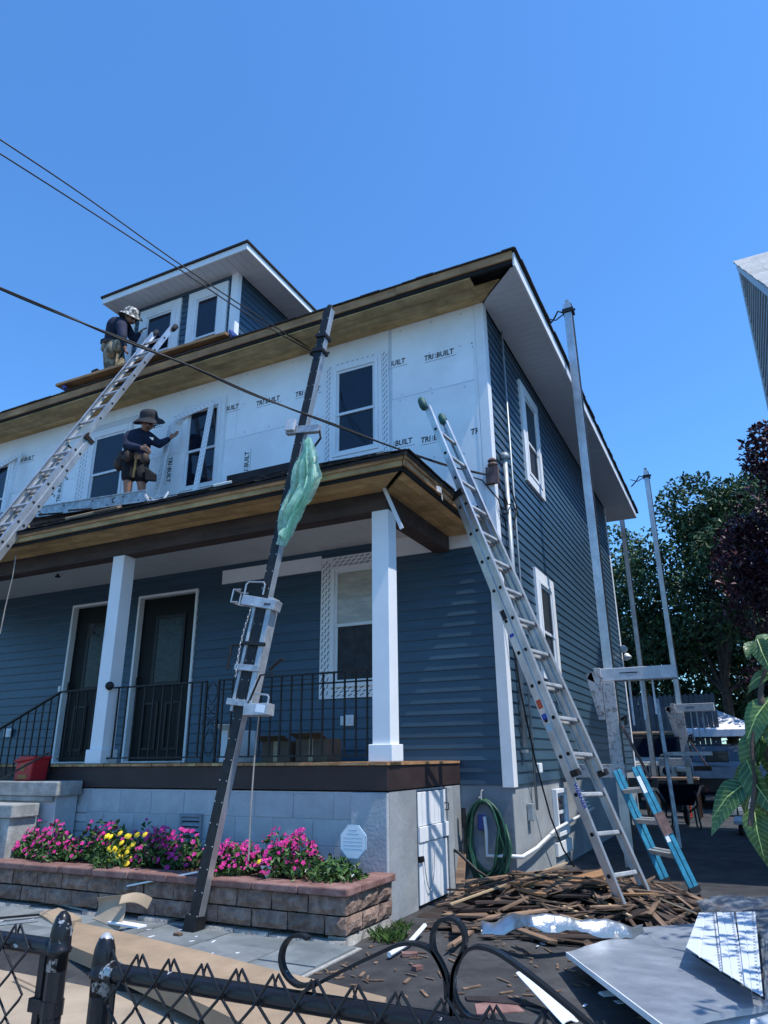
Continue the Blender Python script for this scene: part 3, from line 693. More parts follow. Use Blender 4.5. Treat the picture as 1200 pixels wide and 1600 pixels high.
for row in range(9):
    x0 = xa-row*.19+.01; y = ya+(xa-x0)
    while y < -.06:
        w = rr.uniform(.2, .33); y1 = min(y+w, -.05); q0 = za+(xa-x0)*RS+.006+rr.uniform(0,.006); q1 = za+(xa-x0+.225)*RS+.004; yb = max(y, ya+(xa-x0)+.0)
        b.prism([(x0+rr.uniform(0,.02), yb, q0+.008), (x0+rr.uniform(0,.02), y1-.006, q0+.008), (x0-.22, y1-.006, q1), (x0-.22, min(y1-.02, max(yb, ya+xa-x0+.22)), q1)], (-.002, 0, -.006)); y += w
tag(b.build('shingle', M['shingle'], house), kind='stuff')
# apron felt lapping up the wall
MB().prism([(-3.75, -.036, zt-.02), (-3.75, -.05, zt+.11), (-3.75, -.036, zt+.12)], (1.45, 0, 0)).prism([(-3.75, -.25, zt-.09), (-3.75, -.05, zt+.02), (-3.75, -.05, zt-.0)], (1.45, 0, 0)).build('roof_apron', M['felt'], house)
# loose trim strip hanging from the porch beam
hs = MB().bar((-0.519, -1.720, 2.606), (-0.336, -1.740, 2.177), .035, .012, (0,1,0)).build('hanging_strip', M['soffitv'], house)
# torn flap of white paper under the side fascia
MB().slab(lambda u, v: (RXe+.035+.02*math.sin(5*u), -1.42+.2*u, RZs+.01+.05*v-.03*u*u), 5, 2, .004).build('torn_flap', M['white'], house)

# railing on the porch
def railing(x0, x1, zt_, zb, y, n, name='railing', double=True):
    r = MB().bar((x0, y, zt_), (x1, y, zt_), .035, .014).build(name, M['iron'], house)
    if double: MB().bar((x0, y, zt_-.09), (x1, y, zt_-.09), .014, .014).build('rail_bar', M['iron'], r)
    MB().bar((x0, y, zb), (x1, y, zb), .030, .014).build('rail_bar', M['iron'], r)
    me = None
    for i in range(n):
        x = x0+(x1-x0)*(i+.5)/n
        if me is None: me = MB().box(-.007, .007, -.007, .007, 0, zt_-zb).mesh('baluster', M['iron'], centre=False)[0]
        link('baluster', me, (x, y, zb), r)
    return r
ry = PY+.09
ra = railing(-3.78, -2.55, .985, .285, ry, 10, double=False)
rb_ = railing(-2.40, -.72, .99, .285, ry, 15)
MB().box(-2.41, -2.39, ry-.01, ry+.01, .235, .99).build('rail_post', M['iron'], rb_)
MB().box(-2.56, -2.54, ry-.01, ry+.01, .235, .985).build('rail_post', M['iron'], ra)
def spiral(cx, cz, r0, a0, a1, y, flip=1, n=22):
    return [(cx+flip*r0*(1-.75*i/n)*math.cos(a0+(a1-a0)*i/n), y, cz+r0*(1-.75*i/n)*math.sin(a0+(a1-a0)*i/n)) for i in range(n+1)]
b = MB()
for fl in (1, -1):
    b.tube(spiral(-2.475+fl*.055, .60, .055, math.pi, -2.6*math.pi/1, ry, fl), .005, 5)
    b.tube(spiral(-2.475+fl*.05, .72, .05, math.pi, 3.4*math.pi, ry, fl), .005, 5)
    b.tube([(-2.475+fl*(.01+.05*math.sin(math.pi*t)), ry, .78+.2*t) for t in (0,.15,.3,.45,.6,.75,.9,1)], .005, 5)
    b.tube([(-2.475+fl*(.01+.05*math.sin(math.pi*t)), ry, .29+.25*t) for t in (0,.15,.3,.45,.6,.75,.9,1)], .005, 5)
b.build('scroll', M['iron'], ra)
rl = railing(-4.50, -3.99, .985, .285, ry, 4, double=False)
# wall fittings on the ground floor
def outlet(x, z, name='outlet_box'):
    o = MB().box(x-.055, x+.055, -.055, -.02, z-.06, z+.06).build(name, M['white'], house, bevel=.008)
    MB().box(x-.11, x-.055, -.045, -.02, z-.05, z+.05).box(x+.01, x+.04, -.062, -.055, z-.03, z+.03).build('outlet_cover', M['sash'], o, bevel=.004)
outlet((-1.803, 0.000, 0.657)[0], (-1.803, 0.000, 0.657)[2]); outlet((-7.368, 0.000, 0.652)[0]-.03, (-7.368, 0.000, 0.652)[2])
MB().box(-6.50, -6.46, -.05, -.02, 1.18, 1.26).build('door_bell', M['white'], house)
MB().lathe([(0,0),(.035,.0),(.035,.015),(.012,.03),(.012,.05)], (-5.952, -0.756, 2.620), 10).build('ceiling_hook', M['iron'], house)

# stairs: stepped cheek wall left of the planter
st = MB().box(-5.6, -3.98, -1.95, PY-.04, GZ-.1, -.06).build('stair_cheek', M['block'], house, bevel=.006)
MB().box(-5.6, -3.93, -2.0, PY-.038, -.06, .075).build('cheek_cap', M['concrete'], st, bevel=.012)
MB().box(-5.6, -4.0, -1.985, PY-.04, -.11, -.061).build('cheek_mould', M['concrete'], st, bevel=.01)
MB().box(-5.9, -4.13, -2.30, -2.001, -.24, -.12).build('cheek_cap', M['concrete'], st, bevel=.012)
MB().box(-5.9, -4.17, -2.28, -1.96, GZ-.1, -.242).build('stair_cheek', M['concrete'], st, bevel=.006)
sr = MB().bar((-3.99, ry, .985), (-4.40, -1.72, .96), .035, .014).bar((-4.40, -1.72, .96), (-5.45, -1.72, .54), .035, .014).bar((-4.05, -2.05, .34), (-5.0, -2.05, -.02), .02, .014).build('stair_railing', M['iron'], house)
for i in range(9):
    t = i/9; MB().bar((-4.42-1.0*t, -1.72, .95-.4*t), (-4.42-1.0*t, -1.72, .12), .012, .012).build('baluster', M['iron'], sr)

# ------------------------------------------------------------------ planter wall and flowers
PF, PXR, PXL = -2.40, -.50, -6.2
pw = thing('retaining_wall', 'low planter wall of rough brown blocks with red capstones in front of the porch', 'retaining wall', (-3, PF, GZ))
rp = random.Random(21)
def rough_block(x0, x1, y0, y1, z0, z1, m, face, seed):
    q = random.Random(seed); n = 4
    def jit(p, k=.010): return (p[0]+q.uniform(-k,k), p[1]+q.uniform(-k,k), p[2]+q.uniform(-k,k)*.5)
    b = MB(); g = .004; x0 += g; x1 -= g; z0 += g; z1 -= g
    if face == 0:
        def fn(u, v):
            e = 0 if (u in (0, 1) or v in (0, 1)) else -.018
            return jit((x0+(x1-x0)*u, y0+e, z0+(z1-z0)*v), .004 if e == 0 else .011)
        b.grid(fn, n, 3).box(x0+.004, x1-.004, y0+.006, y1, z0+.002, z1-.002)
    else:
        def fn(u, v):
            e = 0 if (u in (0, 1) or v in (0, 1)) else .018
            return jit((x1+e, y0+(y1-y0)*u, z0+(z1-z0)*v), .004 if e == 0 else .011)
        b.grid(fn, n, 3).box(x0, x1-.006, y0+.004, y1-.004, z0+.002, z1-.002)
    return b.build('stone_block' if m != 'graystone' else 'footing_block', M[m], pw)
rows = [(-1.05, -.872, 'graystone', .0), (-.87, -.752, 'stone', .16), (-.75, -.632, 'stone', .0)]
sd0 = 0
for z0, z1, m, off in rows:
    x = PXR; first = True
    while x > PXL:
        w = .305 if not (first and off) else .17
        rough_block(x-w, x, PF+rp.uniform(-.006,.006)-(.03 if m == 'graystone' else 0), PF+.16, z0-(rp.uniform(0,.02) if m == 'graystone' else 0), z1-(rp.uniform(0,.03) if m == 'graystone' else 0), m, 0, sd0); sd0 += 1; x -= w; first = False
    y = PF
    while y < PY-.04:
        w = min(.25, PY-.02-y); rough_block(PXR-.16, PXR-.004, y+(.004 if y > PF else .02), y+w, z0, z1-.001, m, 1, sd0); sd0 += 1; y += w
x = PXR+.03
while x > PXL:
    w = .40; MB().box(x-w+.002, x-.002, PF-.045, PF+.17, -.628, -.575+rp.uniform(-.003,.003)).build('capstone', M['cap'], pw, bevel=.01); x -= w
for y0, y1 in ((PF+.173, PF+.46), (PF+.463, PY-.02)):
    MB().box(PXR-.17, PXR+.03, y0, y1, -.628, -.575).build('capstone', M['cap'], pw, bevel=.01)
soil = tag(MB().grid(lambda u, v: (PXL+(PXR-.14-PXL)*u, PF+.14+(PY-PF-.14)*v, -.60+.02*math.sin(9*u)*math.sin(3*v)+rp.uniform(-.012,.012)), 60, 8).build('planter_soil', M['soil']), kind='structure')

def leaf_mesh(pts, size, rg, m, name, parent=None, up=.4, long=1.9, kind=None):
    n = len(pts); v = np.zeros((n*4, 3)); 
    for i, p in enumerate(pts):
        d = Vector((rg.gauss(0,1), rg.gauss(0,1), rg.gauss(0,1)+up)).normalized(); a = d.orthogonal().normalized()
        a.rotate(Quaternion(d, rg.uniform(0, 6.28))); c = d.cross(a); s = size*rg.uniform(.6, 1.3); P = V(p)
        L = a*s*long*.5; w = c*s*.5; sag = d*s*.25
        v[i*4:i*4+4] = [P-L-sag, P-w*.9+sag*.3, P+L-sag, P+w*.9+sag*.3]
    f = [(i*4, i*4+1, i*4+2, i*4+3) for i in range(n)]
    b = MB(); b.v = [tuple(q) for q in v]; b.f = f
    return b.build(name, M[m], parent)
def flower_bush(x0, x1, y, zt, label, petal, nf, seed, group='pink flowering plants in the planter', extra=None, leaf='leafb', cat='flower'):
    rg = random.Random(seed); cx = (x0+x1)/2; rx = (x1-x0)/2; z0 = -.60
    t = thing('flower_bush', label, cat, (cx, y, z0), group)
    lobes = [(cx+rg.uniform(-.75,.75)*rx, y+rg.uniform(-.12,.12), rg.uniform(.5,1.)) for _ in range(9)]
    pts = []; fl = []
    while len(pts) < int(1350*rx/.45):
        lx, ly, h = rg.choice(lobes); hh = (zt-z0)*h
        a = rg.uniform(0, 6.28); r = rg.random()**.5*.19; z = z0+.02+hh*(1-(r/.22)**2)*rg.uniform(.2, 1)
        pts.append((lx+r*math.cos(a), ly+r*math.sin(a)*.9, z))
    leaf_mesh(pts, .032, rg, leaf, 'foliage', t)
    b = MB(); q = 0
    while q < nf:
        lx, ly, h = rg.choice(lobes); hh = (zt-z0)*h; a = rg.uniform(0, 6.28); r = rg.random()**.5*.20
        P = Vector((lx+r*math.cos(a), ly+r*math.sin(a)*.9-.01, z0+.035+hh*max(.05, 1-(r/.22)**2)))
        if rg.random() < .5: P.y -= .02; P.z -= rg.uniform(0, .05)
        d = Vector((rg.gauss(0,.5)+.1, -.7+rg.gauss(0,.4), .8)).normalized(); A = d.orthogonal().normalized(); Bv = d.cross(A); R = rg.uniform(.014, .024); ph = rg.uniform(0, 1)
        for k in range(5):
            t0 = ph+k*2*math.pi/5; e = lambda t_, r_, h_: P+(A*math.cos(t_)+Bv*math.sin(t_))*r_+d*h_
            b.add([P+d*.004, e(t0-.55, R*.8, .008), e(t0, R*1.1, .004), e(t0+.55, R*.8, .008)], [(0,1,2,3)])
        q += 1
    tag(b.build('blossom', M[petal], t), kind='stuff')
    if extra:
        b = MB(); rg2 = random.Random(seed+50)
        for _ in range(extra[1]):
            P = Vector((rg2.uniform(extra[2], extra[3]), y-.12+rg2.uniform(-.08,.04), z0+rg2.uniform(.06, .17))); b.lathe([(.0,0),(.02,.004),(.024,.012),(.012,.02),(.0,.02)], P, 7, (0,-.6,.8))
        tag(b.build('yellow_blossom' if extra[0] == 'yellow' else 'blossom', M[extra[0]], t), kind='stuff')
    return t
FLY = -2.05
flower_bush((-4.319, -2.100, -0.651)[0], (-3.428, -2.100, -0.607)[0], FLY, -.27, 'wide magenta flowering bush at the far left beside the concrete stair wall', 'magenta', 230, 1)
flower_bush((-3.604, -2.000, -0.628)[0], (-2.782, -2.000, -0.587)[0], FLY+.10, -.19, 'tall magenta flowering bush rising behind the yellow marigolds', 'magenta', 120, 2)
flower_bush((-2.697, -2.100, -0.596)[0], (-1.983, -2.100, -0.559)[0], FLY, -.28, 'magenta flowering bush under the louvred foundation vent', 'magenta', 200, 3)
flower_bush((-1.916, -2.100, -0.579)[0], (-0.985, -2.100, -0.530)[0], FLY, -.27, 'broad magenta flowering bush just right of the leaning black pole', 'magenta', 330, 4, extra=('yellow', 3, (-1.432, -2.200, -0.497)[0], (-1.337, -2.200, -0.492)[0]))
t = flower_bush((-3.012, -2.200, -0.575)[0], (-2.632, -2.200, -0.556)[0], FLY-.10, -.36, 'clump of bright yellow marigolds between the magenta bushes', 'yellow', 0, 5, group=None)
b = MB(); rg2 = random.Random(8)
for _ in range(34):
    P = Vector(((-2.783, -2.240, -0.535)[0]+rg2.gauss(0,.11), FLY-.19+rg2.uniform(-.04,.08), -.57+rg2.random()*.24)); b.lathe([(.0,0),(.022,.004),(.027,.013),(.014,.022),(.0,.022)], P, 8, (rg2.uniform(-.2,.2),-.7,.7))
tag(b.build('yellow_blossom', M['yellow'], t), kind='stuff')
t = flower_bush((-0.973, -2.100, -0.573)[0], (-0.655, -2.100, -0.555)[0], FLY-.04, -.40, 'small green bush with a few white flowers at the right end of the planter', 'petalw', 6, 6, group=None, cat='plant')
# grass tufts
def tuft(c, r, n, h, label, seed):
    rg = random.Random(seed); b = MB()
    for _ in range(n):
        a = rg.uniform(0, 6.28); q = rg.random()**.5*r; P = Vector((c[0]+q*math.cos(a), c[1]+q*math.sin(a)*.6, GZ)); d = Vector((rg.gauss(0,.35), rg.gauss(0,.35), 1)).normalized()*h*rg.uniform(.5,1.2); w = Vector((rg.gauss(0,1), rg.gauss(0,1), 0)).normalized()*.004
        b.add([P-w, P+w, P+d*.6+w*.6+Vector((d.x*.1,d.y*.1,0)), P+d+Vector((d.x*.6, d.y*.6, -.01))], [(0,1,2,3)])
    return tag(b.build('grass_tuft', M['grass']), label, 'grass', kind=None)
tuft((-.33, -2.12, 0), .13, 170, .10, 'tuft of grass at the foot of the planter wall corner', 4)
tuft((-.38, -1.78, 0), .07, 70, .08, 'small weed tuft where the planter meets the porch foundation', 5)
tuft((-3.05, -4.0, 0), .2, 160, .16, 'grass clump at the left edge beside the fence gate', 6)

# security sign
sg = thing('yard_sign', 'pale octagonal yard sign on a grey stake in the planter', 'sign', (-.672, -2.0, -.60))
c = Vector((-.672, -2.0, -.335)); rx_, rz_ = .112, .118
octo = [(-1,-.42),(-.42,-1),(.42,-1),(1,-.42),(1,.42),(.42,1),(-.42,1),(-1,.42)]
MB().prism([(c.x+u*rx_, c.y, c.z+w*rz_) for u, w in octo], (0, .012, 0)).build('sign_plate', M['signb'], sg, bevel=.002)
MB().prism([(c.x+u*rx_*.93, c.y-.0015, c.z+w*rz_*.93) for u, w in octo], (0, .0014, 0)).build('sign_face', M['signw'], sg)
sp = MB()
for k, (w, z) in enumerate(((.07,.085),(.10,.06))): sp.box(c.x-w/2, c.x+w/2, c.y-.0022, c.y-.0016, c.z+z-.008, c.z+z)
for z in (.025, .0, -.025, -.05): sp.box(c.x-.08, c.x+.08, c.y-.0022, c.y-.0016, c.z+z, c.z+z+.006)
tag(sp.build('small_print', M['signb'], sg), kind='stuff')
MB().box(c.x-.04, c.x+.05, c.y+.0, c.y+.02, -.475, -.45).build('sign_clip', M['steel'], sg)
MB().box(c.x-.012, c.x+.018, c.y+.002, c.y+.02, -.72, -.45).build('stake', M['steel'], sg)
MB().prism([(-1.33,-2.25,-.50),(-1.22,-2.26,-.49),(-1.27,-2.24,-.60)], (0,.004,0)).build('plant_tag', M['white'])
o = bpy.data.objects['plant_tag']; tag(o, 'small white triangular tag stuck in the planter before the broad magenta bush', 'plant tag')
tag(MB().bar((-2.477, -2.420, -0.678), (-1.778, -2.420, -0.540), .028, .012).build('trim_strip', M['white']), 'narrow white trim strip lying across the planter cap', 'trim strip')

# ------------------------------------------------------------------ aluminium ladders
def ladder(name, label, A0, A1, B0, B1, base_to, fly_from, m='alum', rung='alumold', depth=.075, off=.05, climb=(1,0,0), pads='green', text_on=None, group=None, sp=.305):
    """A0/A1 foot and top of one rail, B0/B1 of the other; base section runs 0..base_to, fly fly_from..1"""
    A0, A1, B0, B1 = map(V, (A0, A1, B0, B1)); t = thing(name, label, 'ladder', tuple((A0+B0)/2), group)
    d = ((A1-A0)+(B1-B0)).normalized(); w = (B0-A0); w = (w-d*w.dot(d)).normalized(); n = w.cross(d)
    if n.dot(V(climb)) < 0: n = -n
    L = (A1-A0).length
    for sec, (f0, f1, o, ins) in (('base', (0, base_to, 0, 0)), ('fly', (fly_from, 1, off+depth*.32, .012))):
        for P0, P1, sgn in ((A0, A1, 1), (B0, B1, -1)):
            a, b_ = lerp(P0, P1, f0)+n*o+w*sgn*ins, lerp(P0, P1, f1)+n*o+w*sgn*ins
            r = MB().bar(a, b_, .006, depth, n)
            r.bar(a+n*(depth/2-.004)+w*sgn*.013, b_+n*(depth/2-.004)+w*sgn*.013, .026, .006, n).bar(a-n*(depth/2-.004)+w*sgn*.013, b_-n*(depth/2-.004)+w*sgn*.013, .026, .006, n)
            ro = r.build('rail', M[m], t)
            k = int(math.ceil(f0*L/sp+.3)); me = None
            while k*sp < f1*L-.03:
                c = lerp(P0, P1, k*sp/L)+n*o+w*sgn*(ins-.0035)
                MB().prism([c+n*(.017*math.cos(q))+d*(.017*math.sin(q)) for q in (0,.6,1.2,1.9,2.5,3.14,-2.2,-.9)], -w*sgn*.004).build('rung_plug', M['dark'], ro)
                k += 1
        k = int(math.ceil(f0*L/sp+.3))
        while k*sp < f1*L-.03:
            a, b_ = lerp(A0, A1, k*sp/L)+n*o+w*(ins+.004), lerp(B0, B1, k*sp/L)+n*o-w*(ins+.004)
            MB().bar(a, b_, .034, .030, n).build('rung', M[rung], t, bevel=.008); k += 1
    if pads:
        for P1, P0 in ((A1, A0), (B1, B0)):
            dd = (P1-P0).normalized(); c = P1+n*off
            MB().lathe([(.0,-.06),(.032,-.05),(.045,.0),(.04,.07),(.02,.10),(.0,.105)], c+dd*.04, 10, dd).build('end_cap', M[pads], t, smooth=True)
    for P0, P1, sgn in ((A0, A1, 1), (B0, B1, -1)):        # feet and guides
        dd = (P1-P0).normalized()
        MB().bar(P0-dd*.03, P0+dd*.10, .03, .085, n).build('foot', M['steel'], t)
        g = lerp(P0, P1, base_to); MB().bar(g-dd*.03+n*off*.5-w*sgn*.008, g+dd*.03+n*off*.5-w*sgn*.008, .016, .15, n).build('guide_bracket', M['dark'], t)
        g = lerp(P0, P1, fly_from); MB().bar(g-dd*.03+n*(off+.03)-w*sgn*.004, g+dd*.02+n*(off+.03)-w*sgn*.004, .05, .07, n).build('rung_lock', M['iron'], t)
    return t, A0, A1, d, w, n, L
RL = ladder('extension_ladder', 'tall aluminium extension ladder with green end caps leaning sideways on the porch eave',
    (1.10,-.97,GZ+.03), (-.435,-.97,3.72), (1.27,-.62,GZ+.03), (-.355,-.60,3.68), .78, .22, climb=(1,0,.3))
def rail_text(Lq, st, f, size, m, o=0., ext=.0008):
    t, A0, A1, d, w, n, L = Lq
    p = lerp(A0, A1, f)+n*(o-.0)-w*.004
    return text('rail_lettering', st, size, M[m], p-n*size*.35, d, n, t, ext=ext) if False else text('rail_lettering', st, size, M[m], p+n*size*.35, -d, -(-n), t, ext=ext)
rail_text(RL, 'WERNER', .205, .05, 'blue'); 
t, A0, A1, d, w, n, L = RL
for f, c_, h in ((.335, 'redpr', .075), (.315, 'blue', .05), (.295, 'signb', .06), (.47, 'blue', .03), (.505, 'ink', .09)):
    p = lerp(A0, A1, f)-w*.0035; MB().prism([p-n*.026, p+n*.026, p+n*.026+d*h, p-n*.026+d*h], -w*.001).build('sticker', M[c_], t)
for k in range(16):
    f = .40+k*.006 if k < 10 else .19-(k-10)*.006
    p = lerp(A0, A1, f)-w*.0035+n*.075; MB().prism([p-n*.018, p+n*(.004+.012*((k*7) % 3)/2), p+n*(.004+.012*((k*7) % 3)/2)+d*.005, p-n*.018+d*.005], -w*.001).build('sticker_line', M['signb'], t)
LL = ladder('extension_ladder', 'long aluminium extension ladder leaning on the roof edge at the left, crossing the upper windows',
    (-5.79,-3.89,-1.0), (-5.06,-.36,6.36), (-5.39,-3.89,-1.0), (-4.66,-.36,6.36), .70, .22, climb=(0,-1,.3), pads=None)
t, A0, A1, d, w, n, L = LL
for P1, P0 in ((LL[2], LL[1]), (LL[2]+LL[4]*.40, LL[1]+LL[4]*.40)):
    dd = (P1-P0).normalized(); c = P1+n*.05
    MB().lathe([(.03,-.04),(.04,.0),(.045,.06),(.03,.09),(.0,.095)], c+dd*.03, 8, dd).build('end_mitt', M['hat'], t, smooth=True)
for k, ch in enumerate(('8','5','2','0')):
    p = lerp(LL[1], LL[2], .52+k*.035)+w*.404; text('rail_lettering', ch, .07, M['ink'], p-n*.03, d, -n, t)

# blue fibreglass ladder leaning by the tall pole
def simple_ladder(name, label, A0, A1, B0, B1, m, rung, sp=.305, depth=.08):
    A0, A1, B0, B1 = map(V, (A0, A1, B0, B1)); t = thing(name, label, 'ladder', tuple((A0+B0)/2))
    d = (A1-A0).normalized(); w = B0-A0; w = (w-d*w.dot(d)).normalized(); n = w.cross(d); L = (A1-A0).length
    for P0, P1, sgn in ((A0, A1, 1), (B0, B1, -1)):
        for o in (-.026, .026):
            MB().bar(P0+n*o, P1+n*o, .022, .044, n).build('rail', M[m], t, bevel=.003)
        MB().bar(P0-d*.02, P0+d*.03, .03, .11, n).build('foot', M['iron'], t)
        g = lerp(P0, P1, .52); MB().bar(g-d*.10-w*sgn*.014, g+d*.10-w*sgn*.014, .012, .10, n).build('side_bracket', M['rust'], t)
    k = 1
    while k*sp < L-.05:
        for o in (-.026, .026):
            a, b_ = lerp(A0, A1, k*sp/L)+n*o, lerp(B0, B1, k*sp/L)+n*o; MB().bar(a, b_, .04, .028, n).build('rung', M[rung], t)
        k += 1
    for f in (.78, .38):
        p = lerp(A0, A1, f); MB().prism([p-n*.046-w*.012, p-n*.006-w*.012, p-n*.006-w*.012+d*.16, p-n*.046-w*.012+d*.16], -w*.001).build('sticker', M['signw'], t)
    return t
simple_ladder('fibreglass_ladder', 'blue fibreglass ladder leaning beside the tall white pole on the driveway', (1.47,.62,GZ+.02), (1.08,.62,.16), (1.18,1.02,GZ+.02), (.83,1.02,.12), 'bluefib', 'alumold')

# ------------------------------------------------------------------ pump jack pole in front, with its jack, film and bracket
F0, T0 = V((-1.800,-2.50,GZ+.02)), V((-0.982, -1.980, 4.515))
F0 = V((-1.714, -2.500, -0.912)); F0.z = max(F0.z, GZ+.016)
pd = (T0-F0).normalized(); pL = (T0-F0).length; pr_ = Vector((1,0,0)); pr_ = (pr_-pd*pr_.dot(pd)).normalized(); pn = pr_.cross(pd)      # pn points to the street
if pn.y > 0: pn = -pn
def PP(s, r=0, n=0): return F0+pd*s+pr_*r+pn*n
pole = thing('scaffold_pole', 'black rubber faced pump jack pole leaning across the porch front', 'scaffold pole', tuple(F0))
MB().bar(PP(0), PP(pL), .084, .070, pn).build('pole_tube', M['alum'], pole, bevel=.004)
MB().bar(PP(0,0,.0395), PP(pL,0,.0395), .082, .008, pn).build('rubber_face', M['poleblack'], pole)
MB().bar(PP(0,-.044,.0), PP(pL,-.044,.0), .003, .068, pn).build('rubber_face', M['poleblack'], pole)
b = MB()
s = .1
while s < pL:
    for r in (-.034, .034): b.lathe([(.0,-.001),(.006,.0),(.005,.003),(.0,.004)], PP(s, r, .0435), 6, pn)
    s += .155
tag(b.build('rivet', M['steel'], pole), kind='stuff')
MB().bar(PP(0,0,.01), PP(.10,0,.01), .105, .115, pn).build('pole_foot', M['iron'], pole)
MB().bar(PP(pL-.02), PP(pL+.06), .06, .06, pn).build('pole_top', M['iron'], pole, bevel=.02)
for s in (5.15, 4.98):
    MB().bar(PP(s), PP(s+.035), .115, .12, pn).build('collar', M['iron'], pole)
MB().tube([PP(5.0,-.06,.0), PP(5.0,-.10,.03), PP(5.0,-.12,.0), PP(5.0,-.08,-.06)], .012, 6).tube([PP(5.0,.06,.0), PP(4.98,.10,.0), PP(4.96,.09,.04)], .012, 6).build('tie_hook', M['iron'], pole)
# upper clamp
cl_ = thing('pole_clamp', 'blue grey steel clamp on the black pole above the porch roof', 'clamp', tuple(PP(4.16)))
MB().bar(PP(4.12,-.16,.03), PP(4.12,.20,.02), .075, .05, pn).build('clamp_bar', M['steel'], cl_, bevel=.004)
MB().bar(PP(4.10,-.10,.075), PP(4.21,-.10,.075), .10, .03, pn).build('clamp_plate', M['polepaint'], cl_, bevel=.004)
MB().tube([PP(4.1,.20,.02), PP(4.02,.23,.02), PP(3.9,.17,.03), PP(3.78,.09,.03)], .012, 6).build('hook', M['iron'], cl_)
# pump jack
pj = thing('pump_jack', 'aluminium pump jack with crank handle clamped round the black pole', 'pump jack', tuple(PP(1.75)))
J0, J1 = 1.55, 2.50
for r in (-.072, .085):
    MB().bar(PP(J0, r, .0), PP(J1, r, .0), .028 if r < 0 else .05, .10, pn).build('side_rail', M['alumold'], pj, bevel=.003)
hb = MB().bar(PP(2.47,-.20,.03), PP(2.43,.16,.03), .10, .085, pd).build('head_bracket', M['alumold'], pj, bevel=.004)
def loop(P, w, h, dpt, dirn):
    return MB().tube([P, P+pd*h*.8, P+pd*h+dirn*.02, P+pd*h+dirn*(w-.02), P+pd*h*.8+dirn*w, P+dirn*w], .008, 6)
loop(PP(2.52,-.20,.06), .20, .11, 0, pr_).build('hoop', M['alum'], hb)
MB().tube([PP(2.44,-.225,.09), PP(2.44,-.30,.09), PP(2.55,-.30,.09), PP(2.55,-.225,.09)], .008, 6).tube([PP(2.44,-.225,-.02), PP(2.44,-.30,-.02), PP(2.55,-.30,-.02), PP(2.55,-.225,-.02)], .008, 6).tube([PP(2.44,-.30,.09), PP(2.44,-.30,-.02)], .008, 6).tube([PP(2.55,-.30,.09), PP(2.55,-.30,-.02)], .008, 6).build('hoop', M['alum'], hb)
text('bracket_lettering', 'alum', .035, M['ink'], PP(2.425,.05,.0815), pr_, pd, hb)
fb = MB().bar(PP(1.57,.07,.03), PP(1.60,.30,.03), .10, .09, pd).build('foot_bracket', M['alumold'], pj, bevel=.004)
loop(PP(1.62,.12,.06), .16, .085, 0, pr_).build('hoop', M['alum'], fb)
MB().prism([PP(1.565,.19,.0815), PP(1.565,.28,.0815), PP(1.625,.28,.0815), PP(1.625,.19,.0815)], pn*.001).build('sticker', M['signw'], fb)
for s in (2.10, 1.90, 1.62):
    MB().bar(PP(s,-.12,.06), PP(s,.13,.06), .05 if s < 2 else .03, .03, pn).build('shackle', M['steel'] if s != 2.10 else M['iron'], pj, bevel=.004)
MB().tube([PP(2.08,-.10,.06), PP(2.08,-.20,.06), PP(2.05,-.21,.06), PP(1.87,-.20,.06)], [.009,.009,.014,.014], 7).build('crank_handle', M['iron'], pj)
MB().tube([PP(1.62,.10,.07), PP(1.85,.16,.07), PP(1.87,.28,.07)], .009, 6).tube([PP(1.90,.22,.05), PP(1.98,.30,.05), PP(2.0,.33,.05)], .013, 6).build('foot_lever', M['iron'], pj)
b = MB()
for k in range(22):
    s = 2.42-k*.028; P = PP(s, -.075-.03*math.sin(k*.14), .075); q = k % 2
    u, w_ = pd*.018, (pr_ if q else pn)*.009
    b.tube([P+u, P+w_, P-u, P-w_, P+u], .0028, 4, False)
b.build('chain', M['steel'], pj)
MB().tube([PP(1.55,.22,.06), V((-1.412, -2.280, 0.292)), V((-1.409, -2.300, -0.082)), V((-1.408, -2.300, -0.462))], .006, 5).build('rope', M['rope'], pj)
# green plastic film
rg = random.Random(4)
def film(u, v):
    # u across, v down; hangs from the clamp
    top = PP(3.98,.07,.06); wid = (.08+.25*min(1, v*2.2)) if v < .5 else (.33-.42*(v-.5))
    x = top.x+.04-.24*v+ (u-.12)*wid*(.95)
    pl = (u-.5)*26+2.2*math.sin(v*3.1)+.7*math.sin(v*9)
    yy = top.y-.03+(.014+.05*v)*math.sin(pl)+.02*math.sin(v*13+u*6)+.005*rg.uniform(-1,1)
    x += (.006+.018*v)*math.cos(pl*1.7)
    z = top.z-.80*v-.10*math.sin(u*3.1)*(v > .02)+.006*rg.uniform(-1,1)*(v > .1)-.10*abs(math.sin(u*7.3+1))*max(0, v-.8)*5+.02*math.sin(u*9+v*21)*v
    return (x, yy, z)
fo = MB().grid(film, 44, 50).build('plastic_film', M['greenfilm'], smooth=True)
tag(fo, 'crumpled pale green plastic film hanging from the black pole', 'plastic film')

